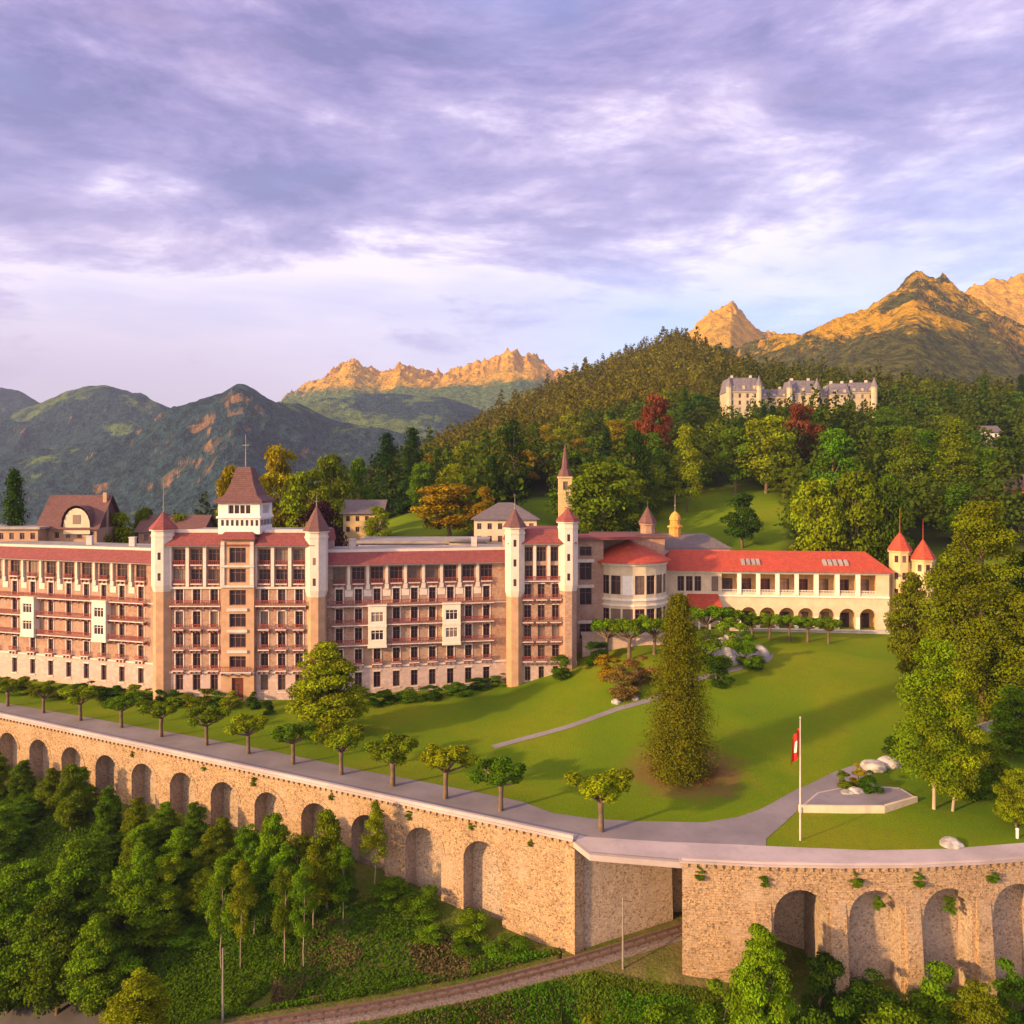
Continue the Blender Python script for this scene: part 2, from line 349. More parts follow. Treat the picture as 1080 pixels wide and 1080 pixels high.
# ------------------------------------------------------------------ mesh building
def wloc(o):
    v = np.zeros(3)
    while o is not None: v = v + np.array(o.location); o = o.parent
    return v
class MB:
    def __init__(s): s.v = []; s.f = []; s.m = []
    def face(s, pts, m=0):
        i = len(s.v); s.v.extend([tuple(map(float, p)) for p in pts]); s.f.append(tuple(range(i, i + len(pts)))); s.m.append(m)
    def hexa(s, p, m=0):      # p: bottom 4 ccw seen from above, top 4
        i = len(s.v); s.v.extend([tuple(map(float, q)) for q in p])
        for q in ((3, 2, 1, 0), (4, 5, 6, 7), (0, 1, 5, 4), (1, 2, 6, 5), (2, 3, 7, 6), (3, 0, 4, 7)):
            s.f.append(tuple(i + k for k in q)); s.m.append(m)
    def box(s, x0, x1, y0, y1, z0, z1, m=0):
        s.hexa([(x0, y0, z0), (x1, y0, z0), (x1, y1, z0), (x0, y1, z0), (x0, y0, z1), (x1, y0, z1), (x1, y1, z1), (x0, y1, z1)], m)
    def ring(s, cx, cy, prof, n=12, m=0, rot=0.0, cap=True):   # prof: list of (radius, z)
        i = len(s.v)
        for r, z in prof:
            for k in range(n):
                a = rot + 2 * math.pi * k / n; s.v.append((cx + r * math.cos(a), cy + r * math.sin(a), z))
        for j in range(len(prof) - 1):
            for k in range(n):
                k2 = (k + 1) % n; s.f.append((i + j * n + k, i + j * n + k2, i + (j + 1) * n + k2, i + (j + 1) * n + k)); s.m.append(m)
        if cap:
            s.f.append(tuple(i + k for k in range(n))[::-1]); s.m.append(m)
            s.f.append(tuple(i + (len(prof) - 1) * n + k for k in range(n))); s.m.append(m)
    def tube(s, P, rad, n=7, m=0):
        i = len(s.v); P = [np.array(p, float) for p in P]
        for k, p in enumerate(P):
            d = P[min(k + 1, len(P) - 1)] - P[max(k - 1, 0)]; d = d / (np.linalg.norm(d) + 1e-9)
            a = np.cross(d, (0.31, 0.2, 0.93) if abs(d[2]) < 0.9 else (1, 0, 0)); a /= np.linalg.norm(a); b = np.cross(d, a)
            for q in range(n):
                t = 2 * math.pi * q / n; s.v.append(tuple(p + rad[k] * (a * math.cos(t) + b * math.sin(t))))
        for k in range(len(P) - 1):
            for q in range(n):
                q2 = (q + 1) % n; s.f.append((i + k * n + q, i + k * n + q2, i + (k + 1) * n + q2, i + (k + 1) * n + q)); s.m.append(m)
        s.f.append(tuple(i + (len(P) - 1) * n + q for q in range(n))); s.m.append(m)
    def mesh(s, name, mats, off=(0, 0, 0), smooth=False):
        V = np.array(s.v) - np.array(off)
        me = bpy.data.meshes.new(name); me.from_pydata(V.tolist(), [], s.f)
        if not isinstance(mats, (list, tuple)): mats = [mats]
        for m in mats: me.materials.append(MAT[m])
        if len(mats) > 1: me.polygons.foreach_set('material_index', s.m)
        uv = me.uv_layers.new(name='UVMap'); dat = np.zeros((len(me.loops), 2))
        for p in me.polygons:                       # box-like mapping in metres
            n = p.normal
            if abs(n.z) < 0.85:
                h = math.hypot(n.x, n.y) + 1e-9; tx, ty = -n.y / h, n.x / h; k = 1 / max(h, 0.3)
                for li, vi in zip(p.loop_indices, p.vertices): q = s.v[vi]; dat[li] = (q[0] * tx + q[1] * ty, q[2] * k)
            else:
                for li, vi in zip(p.loop_indices, p.vertices): q = s.v[vi]; dat[li] = (q[0], q[1])
        uv.data.foreach_set('uv', dat.ravel())
        if smooth: me.polygons.foreach_set('use_smooth', [True] * len(me.polygons))
        me.update(); return me
    def build(s, name, mats, parent=None, smooth=False, loc=None):
        base = wloc(parent) if parent else np.array(loc if loc is not None else (0, 0, 0))
        o = bpy.data.objects.new(name, s.mesh(name, mats, base, smooth)); COL.objects.link(o)
        if parent: o.parent = parent
        else: o.location = base
        return o
def tag(o, label=None, cat=None, group=None, kind=None):
    if label: o['label'] = label
    if cat: o['category'] = cat
    if group: o['group'] = group
    if kind: o['kind'] = kind
    return o
def thing(name, loc, label, cat, group=None):
    o = bpy.data.objects.new(name, None); COL.objects.link(o); o.location = loc; o.empty_display_size = 0.5
    return tag(o, label, cat, group)

class Fr:
    """a vertical wall plane: s runs along it to the right, o stands out of it, z is up"""
    def __init__(s, p0, p1):
        s.p = np.array(p0, float); d = np.array(p1, float) - s.p; s.len = float(np.linalg.norm(d)); s.t = d / s.len; s.n = np.array([s.t[1], -s.t[0]])
        s.ang = math.atan2(s.t[1], s.t[0])
    def pt(s, a, o, z): q = s.p + s.t * a + s.n * o; return (q[0], q[1], z)
    def at(s, px):                                   # where the sight line of a photo column meets the plane
        u = px_u(px); return float((u * s.p[1] - s.p[0]) / (s.t[0] - u * s.t[1]))
    def box(s, mb, a0, a1, o0, o1, z0, z1, m=0):     # o0 < o1 (o1 nearer the viewer)
        mb.hexa([s.pt(a0, o1, z0), s.pt(a1, o1, z0), s.pt(a1, o0, z0), s.pt(a0, o0, z0), s.pt(a0, o1, z1), s.pt(a1, o1, z1), s.pt(a1, o0, z1), s.pt(a0, o0, z1)], m)
    def wall(s, mb, a0, a1, z0, z1, ops=(), rev=0.4, o=0.0, m=0):
        ops = [q for q in ops if q[0] > a0 and q[1] < a1]
        ss = sorted({a0, a1, *[v for q in ops for v in q[:2]]}); zz = sorted({z0, z1, *[v for q in ops for v in q[2:4]]})
        for i in range(len(ss) - 1):
            for j in range(len(zz) - 1):
                cs, cz = (ss[i] + ss[i + 1]) / 2, (zz[j] + zz[j + 1]) / 2
                if any(q[0] < cs < q[1] and q[2] < cz < q[3] for q in ops): continue
                mb.face([s.pt(ss[i], o, zz[j]), s.pt(ss[i + 1], o, zz[j]), s.pt(ss[i + 1], o, zz[j + 1]), s.pt(ss[i], o, zz[j + 1])], m)
        for q in ops:
            b, c, d, e = q[:4]; r = o - rev
            mb.face([s.pt(b, o, d), s.pt(b, o, e), s.pt(b, r, e), s.pt(b, r, d)], m); mb.face([s.pt(c, o, e), s.pt(c, o, d), s.pt(c, r, d), s.pt(c, r, e)], m)
            mb.face([s.pt(b, o, d), s.pt(b, r, d), s.pt(c, r, d), s.pt(c, o, d)], m); mb.face([s.pt(b, o, e), s.pt(c, o, e), s.pt(c, r, e), s.pt(b, r, e)], m)

_wm = {}
def win_mesh(w, h, bars, fm, arch):
    key = (round(w, 1), round(h, 1), bars, fm, arch)
    if key in _wm: return _wm[key]
    w, h = key[0], key[1]; a = MB(); b = MB(); t = 0.10
    for x0, x1, z0, z1 in ((-w / 2, -w / 2 + t, 0, h), (w / 2 - t, w / 2, 0, h), (-w / 2 + t, w / 2 - t, 0, t), (-w / 2 + t, w / 2 - t, h - t, h)): a.box(x0, x1, -0.06, 0.05, z0, z1)
    for k in range(1, bars): x = -w / 2 + w * k / bars; a.box(x - 0.045, x + 0.045, -0.04, 0.04, t, h - t)
    a.box(-w / 2 + t, w / 2 - t, -0.035, 0.035, h * 0.7, h * 0.7 + 0.07)
    b.face([(-w / 2, 0.02, 0), (w / 2, 0.02, 0), (w / 2, 0.02, h), (-w / 2, 0.02, h)])
    _wm[key] = (a.mesh('window', fm), b.mesh('pane', 'window_glass'), a, b); return _wm[key]
def put_window(parent, fr, a, z0, w, h, bars=2, fm='frame_brown', depth=0.3, name='window'):
    me, pe, _, _ = win_mesh(w, h, bars, fm, 0)
    o = bpy.data.objects.new(name, me); COL.objects.link(o); o.parent = parent
    q = np.array(fr.pt(a, -depth, z0)) - wloc(parent); o.location = q; o.rotation_euler = (0, 0, fr.ang)
    p = bpy.data.objects.new('pane', pe); COL.objects.link(p); p.parent = o
    return o
def put_many_windows(parent, specs, limit=100):
    """the nearest windows as parts of their own, any beyond the limit in one mesh"""
    key = lambda q: -(q[3] * q[4]) / (float(np.dot(q[0].pt(q[1], 0, 0)[:2], q[0].pt(q[1], 0, 0)[:2])))
    specs = sorted(specs, key=key)
    for q in specs[:limit]: put_window(parent, *q)
    rest = specs[limit:]
    if rest:
        mb = MB()
        for fr, a, z0, w, h, bars, *o in rest:
            _, _, ma, mp = win_mesh(w, h, bars, 'frame_brown', 0)
            for src, mi in ((ma, 0), (mp, 1)):
                i = len(mb.v); mb.v.extend([fr.pt(a + v[0], -(v[1] + 0.3), z0 + v[2]) for v in src.v])
                mb.f.extend([tuple(i + k for k in f) for f in src.f]); mb.m.extend([mi] * len(src.f))
        tag(mb.build('window', ['frame_brown', 'window_glass'], parent), kind='stuff')
def railing(mb, fr, a0, a1, o0, o1, z, h=1.0, slab=True):
    if slab: fr.box(mb, a0, a1, o0, o1, z - 0.22, z, 0)
    fr.box(mb, a0, a1, o1 - 0.09, o1, z + h - 0.1, z + h, 1)
    fr.box(mb, a0, a1, o1 - 0.08, o1 - 0.01, z + 0.02, z + 0.1, 1)
    if slab:
        for k in range(max(2, int((a1 - a0) / 1.6)) + 1):
            nb_ = max(2, int((a1 - a0) / 1.6)); a = a0 + 0.12 + (a1 - a0 - 0.24) * k / nb_; fr.box(mb, a - 0.11, a + 0.11, 0.11, o1 - 0.15, z - 0.75, z - 0.222, 1)
    n = max(2, int((a1 - a0) / 0.32))
    for k in range(n + 1):
        a = a0 + 0.05 + (a1 - a0 - 0.1) * k / n; fr.box(mb, a - 0.05, a + 0.05, o1 - 0.08, o1 - 0.02, z + 0.1, z + h - 0.1, 1)
def hip_roof(mb, fr, a0, a1, o_f, o_b, z0, z1, inset_f, inset_s=0.0, inset_b=0.0, m=0):
    """sloped roof from an eave rectangle up to a smaller one, closed on top"""
    e = [fr.pt(a0, o_f, z0), fr.pt(a1, o_f, z0), fr.pt(a1, o_b, z0), fr.pt(a0, o_b, z0)]
    t = [fr.pt(a0 + inset_s, o_f - inset_f, z1), fr.pt(a1 - inset_s, o_f - inset_f, z1), fr.pt(a1 - inset_s, o_b + inset_b, z1), fr.pt(a0 + inset_s, o_b + inset_b, z1)]
    mb.hexa(e + t, m)

# ------------------------------------------------------------------ ground sheets
def sheet(name, us, rows, zf, mat, kind='structure'):
    """us: rays; rows(u) -> the distances of one ray, all of the same count"""
    Y = np.stack([rows(u) for u in us]); X = Y * np.asarray(us)[:, None]; Z = zf(X, Y)
    nu, nr = Y.shape; V = np.stack([X, Y, Z], -1).reshape(-1, 3)
    i = np.arange((nu - 1))[:, None] * nr + np.arange(nr - 1)[None, :]
    f = np.stack([i, i + nr, i + nr + 1, i + 1], -1).reshape(-1, 4)
    me = bpy.data.meshes.new(name); me.from_pydata(V.tolist(), [], f.tolist()); me.materials.append(MAT[mat])
    me.polygons.foreach_set('use_smooth', [True] * len(me.polygons)); me.update()
    o = bpy.data.objects.new(name, me); COL.objects.link(o); return tag(o, kind=kind)
near_t = np.r_[np.linspace(0, 1, 90)]
sheet('lawn', np.linspace(-0.98, 0.98, 620), lambda u: Yw(u) + 0.8 + near_t * (212 - Yw(u)), lambda X, Y: G(X, Y) - 0.03, 'lawn')
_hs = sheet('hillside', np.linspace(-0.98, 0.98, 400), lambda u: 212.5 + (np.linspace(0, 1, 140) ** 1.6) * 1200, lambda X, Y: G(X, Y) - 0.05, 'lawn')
sheet('lower_slope', np.linspace(-0.98, 0.98, 520), lambda u: np.linspace(12, Yw(u) + (14 if 0.06 < u < 0.5 else 1.2), 170), L, 'rough_slope')

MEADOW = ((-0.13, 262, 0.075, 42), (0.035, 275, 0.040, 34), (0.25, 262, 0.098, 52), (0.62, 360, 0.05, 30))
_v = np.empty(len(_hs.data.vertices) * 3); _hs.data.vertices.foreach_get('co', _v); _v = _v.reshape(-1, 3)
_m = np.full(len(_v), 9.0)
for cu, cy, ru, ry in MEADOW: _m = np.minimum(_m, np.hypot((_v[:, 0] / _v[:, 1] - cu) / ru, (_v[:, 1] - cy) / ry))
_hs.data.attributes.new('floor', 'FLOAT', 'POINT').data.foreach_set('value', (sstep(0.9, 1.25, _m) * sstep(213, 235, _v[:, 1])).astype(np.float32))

def interp_px(tab):
    u = [px_u(p[0]) for p in tab]; d = [F * HC / (p[1] - YH) for p in tab]
    return lambda x: np.interp(x, u, d)
edge_l = interp_px([(-330, 706), (-150, 722), (0, 741), (148, 767), (250, 785), (383, 813), (500, 835), (550, 846), (583, 858), (625, 864), (667, 866.5), (742, 868), (778, 863), (800, 856.5), (813, 851), (841, 838), (877, 823), (905, 811)])
edge_r = interp_px([(808, 885), (830, 890), (919, 896), (1000, 894.5), (1080, 888), (1200, 880), (1500, 862)])
in_r = interp_px([(560, 872), (622, 883), (700, 888), (780, 891), (808, 892.5), (919, 897), (1000, 895.5), (1080, 889), (1200, 881), (1500, 863)])
def strip(name, us, y0, y1, dz, mat, n=14):
    return sheet(name, us, lambda u: np.linspace(float(y0(u)), float(y1(u)), n), lambda X, Y: G(X, Y) + dz, mat)
coping_w = 1.4
strip('promenade', np.r_[np.linspace(-0.95, px_u(808), 420)], lambda u: Yw(u) + 1.2, edge_l, 0.012, 'gravel', 16)
strip('road', np.linspace(0.03, 0.95, 260), lambda u: Yw(u) + 0.55, lambda u: max(in_r(u), Yw(u) + 1.0), 0.03, 'pale_paving', 10)
strip('promenade', np.linspace(px_u(808), px_u(846), 30), interp_px([(808, 885), (846, 853.5)]), edge_l, 0.012, 'gravel', 10)
# path that leaves the promenade towards the patio, between the two lawns
_pa = [hit(*q)[:2] for q in [(838, 849), (852, 840), (868, 832), (890, 820), (925, 806)]]
def ribbon(name, pts, w, dz, mat, fn=G, kind='structure'):
    P = _resample(np.array(pts, float), 80); d = np.gradient(P, axis=0); n = np.stack([-d[:, 1], d[:, 0]], 1); n /= np.linalg.norm(n, axis=1)[:, None]
    ww = np.broadcast_to(np.asarray(w, float), (len(P),)) if np.ndim(w) == 0 else np.interp(np.linspace(0, 1, len(P)), np.linspace(0, 1, len(w)), w)
    K = 7; mb = MB(); V = []
    for k in range(K): q = P + n * (ww * (k / (K - 1) - 0.5))[:, None]; V.append(np.c_[q, fn(q[:, 0], q[:, 1]) + dz])
    for i in range(len(P) - 1):
        for k in range(K - 1): mb.face([V[k][i], V[k][i + 1], V[k + 1][i + 1], V[k + 1][i]][::-1])
    o = mb.build(name, mat); return tag(o, kind=kind)
ribbon('path', _pa, [3.9, 3.8, 3.5, 3.2, 2.6], 0.02, 'gravel')
ribbon('path', [hit(*q)[:2] for q in [(520, 788), (560, 777), (610, 763), (650, 748), (690, 738), (735, 716), (775, 706), (808, 698), (812, 690)]], 1.5, 0.02, 'gravel')
ribbon('road', [hit(px, py, L)[:2] for px, py in [(-60, 1035), (-10, 1058), (30, 1075), (80, 1080), (130, 1090)]], 5.0, 0.10, 'asphalt', L)
# ------------------------------------------------------------------ mountains
def ridge(name, mat, crest, Yf, Yc, Yb, zf, zb, amp, cell, seed, craggy=0.0, nu=520, nr=150, prof=1.0, sm=5):
    cu = np.array([px_u(p[0]) for p in crest]); cz = np.array([HC + (YH - p[1]) / F * Yc for p in crest])
    us = np.linspace(cu[0], cu[-1], nu); zc = np.interp(us, cu, cz)
    k = np.ones(sm) / sm; zc[sm // 2:-(sm // 2)] = np.convolve(zc, k, 'valid')
    nf = int(nr * 0.72); t = np.r_[np.linspace(0, 1, nf), 1 + np.linspace(0, 1, nr - nf + 1)[1:]]
    T, U = np.meshgrid(t, us); Yv = np.where(T <= 1, Yf + (Yc - Yf) * T, Yc + (Yb - Yc) * (T - 1)); X = U * Yv
    Zc = np.repeat(zc[:, None], len(t), 1); base = np.where(T <= 1, zf, zb)
    k2 = np.where(T <= 1, np.clip(T, 0, 1) ** prof, np.clip(2 - T, 0, 1) ** 1.2)
    z = base + (Zc - base) * k2
    rn = fbm(X / cell, Yv / cell, seed, 6, True) - 0.62
    env = np.sin(np.clip(T, 0, 2) / 2 * math.pi) ** 0.7 * (1 - 0.72 * np.exp(-((T - 1) / 0.10) ** 2))
    z = z + amp * rn * env
    if craggy: z = z + craggy * (fbm(X / (cell * 0.09), Yv / (cell * 0.16), seed + 9, 4, True) - 0.6) * np.exp(-((T - 1) / 0.3) ** 2)
    edge = sstep(0, 0.03, (U - us[0]) / (us[-1] - us[0])) * sstep(0, 0.03, (us[-1] - U) / (us[-1] - us[0]))
    z = zf + (z - zf) * (0.25 + 0.75 * edge)
    n, m = z.shape; V = np.stack([X, Yv, z], -1).reshape(-1, 3)
    i = np.arange(n - 1)[:, None] * m + np.arange(m - 1)[None]; f = np.stack([i, i + m, i + m + 1, i + 1], -1).reshape(-1, 4)
    me = bpy.data.meshes.new(name); me.from_pydata(V.tolist(), [], f.tolist()); me.materials.append(MAT[mat])
    me.polygons.foreach_set('use_smooth', [True] * len(me.polygons)); me.update()
    o = bpy.data.objects.new(name, me); COL.objects.link(o); return tag(o, kind='structure')
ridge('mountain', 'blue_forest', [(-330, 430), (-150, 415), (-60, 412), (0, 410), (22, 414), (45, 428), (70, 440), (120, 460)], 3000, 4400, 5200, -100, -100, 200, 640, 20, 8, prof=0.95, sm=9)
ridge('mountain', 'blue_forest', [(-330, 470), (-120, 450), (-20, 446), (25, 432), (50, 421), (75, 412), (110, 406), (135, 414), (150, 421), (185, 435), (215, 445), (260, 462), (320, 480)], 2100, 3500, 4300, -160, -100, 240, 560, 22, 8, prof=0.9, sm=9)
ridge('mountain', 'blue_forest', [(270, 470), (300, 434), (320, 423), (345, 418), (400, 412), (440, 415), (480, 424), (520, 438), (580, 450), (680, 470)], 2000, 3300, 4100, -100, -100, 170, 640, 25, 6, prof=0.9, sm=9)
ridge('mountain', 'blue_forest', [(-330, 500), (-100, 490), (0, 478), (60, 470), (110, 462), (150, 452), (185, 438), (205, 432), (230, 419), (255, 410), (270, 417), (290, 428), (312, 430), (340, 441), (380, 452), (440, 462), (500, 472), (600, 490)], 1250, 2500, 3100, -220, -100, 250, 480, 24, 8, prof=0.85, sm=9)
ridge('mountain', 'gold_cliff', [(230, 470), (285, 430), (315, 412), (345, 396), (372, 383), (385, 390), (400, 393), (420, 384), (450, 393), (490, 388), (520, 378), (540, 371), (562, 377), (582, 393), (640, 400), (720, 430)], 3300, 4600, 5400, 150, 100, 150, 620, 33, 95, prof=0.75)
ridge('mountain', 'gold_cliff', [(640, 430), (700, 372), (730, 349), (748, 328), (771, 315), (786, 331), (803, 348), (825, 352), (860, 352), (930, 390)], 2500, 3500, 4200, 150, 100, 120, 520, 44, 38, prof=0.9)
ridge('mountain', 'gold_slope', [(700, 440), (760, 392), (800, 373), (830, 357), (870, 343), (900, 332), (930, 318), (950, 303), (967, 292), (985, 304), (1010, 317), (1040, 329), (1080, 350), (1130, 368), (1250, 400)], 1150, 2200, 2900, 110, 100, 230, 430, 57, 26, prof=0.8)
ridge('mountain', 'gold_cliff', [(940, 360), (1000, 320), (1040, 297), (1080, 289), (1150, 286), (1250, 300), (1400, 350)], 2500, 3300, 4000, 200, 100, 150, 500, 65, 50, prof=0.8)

# ------------------------------------------------------------------ arcaded retaining wall
def wallbase(x, y): return float(L(x, y - 1.0))
def arcade_wall(fr, a0, a1, arches, r, zsp, root, face_mb, bott, ztop=-0.05, depth=2.4):
    N = 14; edges = [a0] + [c for q in arches for c in (q - r, q + r)] + [a1]
    def quad(s0, s1, zb0, zb1, zt0, zt1, o=0.0, mb=face_mb): mb.face([fr.pt(s0, o, zb0), fr.pt(s1, o, zb1), fr.pt(s1, o, zt1), fr.pt(s0, o, zt0)])
    for k in range(0, len(edges), 2):           # piers, cut in short lengths
        s0, s1 = edges[k], edges[k + 1]; n = max(1, int((s1 - s0) / 3))
        for j in range(n):
            b, c = s0 + (s1 - s0) * j / n, s0 + (s1 - s0) * (j + 1) / n; quad(b, c, bott(b), bott(c), ztop, ztop)
    for q in arches:
        A = [(q - r * math.cos(math.pi * j / N), zsp + r * 1.0 * math.sin(math.pi * j / N)) for j in range(N + 1)]
        for (s0, z0), (s1, z1) in zip(A[:-1], A[1:]): quad(s0, s1, z0, z1, ztop, ztop)
        nb = MB(); zb = min(bott(q - r), bott(q + r)) - 0.5
        line = [(q - r, zb)] + A + [(q + r, zb)]
        for (s0, z0), (s1, z1) in zip(line[:-1], line[1:]): nb.face([fr.pt(s0, 0, z0), fr.pt(s1, 0, z1), fr.pt(s1, -depth, z1), fr.pt(s0, -depth, z0)])
        for (s0, z0), (s1, z1) in zip(A[:-1], A[1:]): nb.face([fr.pt(s0, -depth, zb), fr.pt(s1, -depth, zb), fr.pt(s1, -depth, z1), fr.pt(s0, -depth, z0)])
        nb.build('arch_niche', 'niche_stone', root)
        vb = MB()                                # voussoir ring, just proud of the face
        for j in range(N):
            t0, t1 = math.pi * j / N, math.pi * (j + 1) / N - 0.02
            P = lambda t, rr, o: fr.pt(q - rr * math.cos(t), o, zsp + rr * math.sin(t))
            vb.hexa([P(t0, r, 0.06), P(t1, r, 0.06), P(t1, r, -0.1), P(t0, r, -0.1), P(t0, r + 0.55, 0.06), P(t1, r + 0.55, 0.06), P(t1, r + 0.55, -0.1), P(t0, r + 0.55, -0.1)])
        vb.build('arch_ring', 'rubble_stone', root)
def wline(x): return 98.15 - 0.506 * x
PA, PB = (-150.0, wline(-150)), (7.2, wline(7.2))
fl = Fr(PA, PB)
rw = thing('retaining_wall', (-40, wline(-40), -10), 'long arcaded stone retaining wall below the tree-lined promenade, running back to the left', 'retaining wall')
face = MB(); bl = lambda s: wallbase(*fl.pt(s, 0, 0)[:2]) - 0.8
larch = []
k = 0
while True:
    x = -3.66 - 7.85 * k
    if x < -145: break
    larch.append((x - PA[0]) / fl.t[0]); k += 1
larch = larch[::-1]
arcade_wall(fl, 0, fl.len, larch, 2.75, -5.25, rw, face, bl)
face.build('wall_face', 'rubble_stone', rw)
cp = MB(); fl.box(cp, 0, fl.len, -coping_w, 0.22, -0.05, 0.22, 0)
for k in range(int(fl.len / 0.95)): fl.box(cp, k * 0.95 + 0.2, k * 0.95 + 0.6, 0.0, 0.24, -0.42, -0.055, 1)
cp.build('coping', ['coping_stone', 'rubble_stone'], rw)
pr = MB(); fl.box(pr, 0, fl.len, -0.36, 0.05, 0.22, 0.62); pr.build('kerb', 'pale_paving', rw)
# abutment of the bridge over the track (faces away from the sun)
ab = thing('bridge_abutment', (10, 95, -13), 'shaded stone abutment wall of the road bridge beside the railway track', 'abutment')
fa = Fr((7.2, 94.45), (19.6, 99.1)); am = MB()
for j in range(8):
    b, c = fa.len * j / 8, fa.len * (j + 1) / 8
    zb0 = wallbase(*fa.pt(b, 0.6, 0)[:2]) - 1; zb1 = wallbase(*fa.pt(c, 0.6, 0)[:2]) - 1
    am.face([fa.pt(b, 0.5, zb0), fa.pt(c, 0.5, zb1), fa.pt(c, 0, -0.75), fa.pt(b, 0, -0.75)])
am.build('wall_face', 'niche_stone', ab)
qm = MB()                                        # rounded corner strip that joins wall and abutment
cor = [(6.3, wline(6.3) - 0.03), (7.3, 93.9), (8.4, 94.65)]
for (x0, y0), (x1, y1) in zip(cor[:-1], cor[1:]):
    qm.face([(x0, y0 - 0.5, -15), (x1, y1 - 0.55, -15), (x1, y1 - 0.05, -0.7), (x0, y0, -0.7)])
qm.build('quoin', 'rubble_stone', ab)
# bridge deck
bd = thing('road_bridge', (13, 92, -0.8), 'flat road deck spanning the railway gap between the two stone walls', 'bridge')
dm = MB()
top = [(7.2, 94.4), (8.8, 91.1), (18.6, 89.3), (21, 89.2), (24, 99), (19.6, 100), (10, 97)]
dm.face([(x, y, -0.06) for x, y in top]); dm.face([(x, y, -0.72) for x, y in top][::-1])
for k in range(len(top)): (x0, y0), (x1, y1) = top[k], top[(k + 1) % len(top)]; dm.face([(x0, y0, -0.72), (x1, y1, -0.72), (x1, y1, -0.06), (x0, y0, -0.06)])
dm.build('deck', 'coping_stone', bd)
# right wall, slightly curved: short straight lengths
rr = thing('retaining_wall', (40, 88, -14), 'sunlit stone wall with tall arches carrying the pale road, right of the railway', 'retaining wall')
RP = [(18.9, 89.25), (27.55, 88.35), (35.7, 88.05), (43.9, 88.15), (52.1, 88.95), (60.2, 90.2), (68.2, 92.0), (76, 94.4), (84, 97.2)]
face = MB(); ctr = [None, 0.5, 0.5, 0.5, 0.5, 0.5, 0.5, 0.5]
cp = MB(); kb = MB()
for k in range(len(RP) - 1):
    f = Fr(RP[k], RP[k + 1]); bt = lambda s, f=f: wallbase(*f.pt(s, 0, 0)[:2]) - 1.2
    arcade_wall(f, 0, f.len, [] if k == 0 else [f.len / 2], 2.85, -5.4, rr, face, bt, depth=7.5 if k == 1 else 2.4)
    f.box(cp, 0 if k else -0.25, f.len + 0.02, -0.7, 0.22, -0.05, 0.16 + 0.002 * (k % 2), 0)
    f.box(kb, 0, f.len, -0.42, 0.0, 0.16, 0.42 + 0.002 * (k % 2), 0)
    for j in range(int(f.len / 0.95)): f.box(cp, j * 0.95 + 0.2, j * 0.95 + 0.62, 0.0, 0.24, -0.45, -0.055, 1)
    if k:                                         # battered buttress between two arches
        b = MB(); z0 = wallbase(*f.pt(0, 0.5, 0)[:2]) - 1.0
        b.hexa([f.pt(-0.95, 1.15, z0), f.pt(0.95, 1.15, z0), f.pt(0.95, -0.4, z0), f.pt(-0.95, -0.4, z0), f.pt(-0.85, 0.1, -4.0), f.pt(0.85, 0.1, -4.0), f.pt(0.85, -0.4, -4.0), f.pt(-0.85, -0.4, -4.0)])
        b.build('buttress', 'rubble_stone', rr)
f = Fr((24.5, 98.5), RP[0])                       # return of the wall along the track
f.wall(face, 0, f.len, -14.5, -0.05)
face.build('wall_face', 'rubble_stone', rr); cp.build('coping', ['coping_stone', 'rubble_stone'], rr); kb.build('kerb', 'pale_paving', rr)
tb = MB(); ft = Fr((18.5, 101.5), (27, 101.5)); ft.wall(tb, 0, ft.len, -14.5, -0.1); tb.build('tunnel_wall', 'niche_stone', ab)

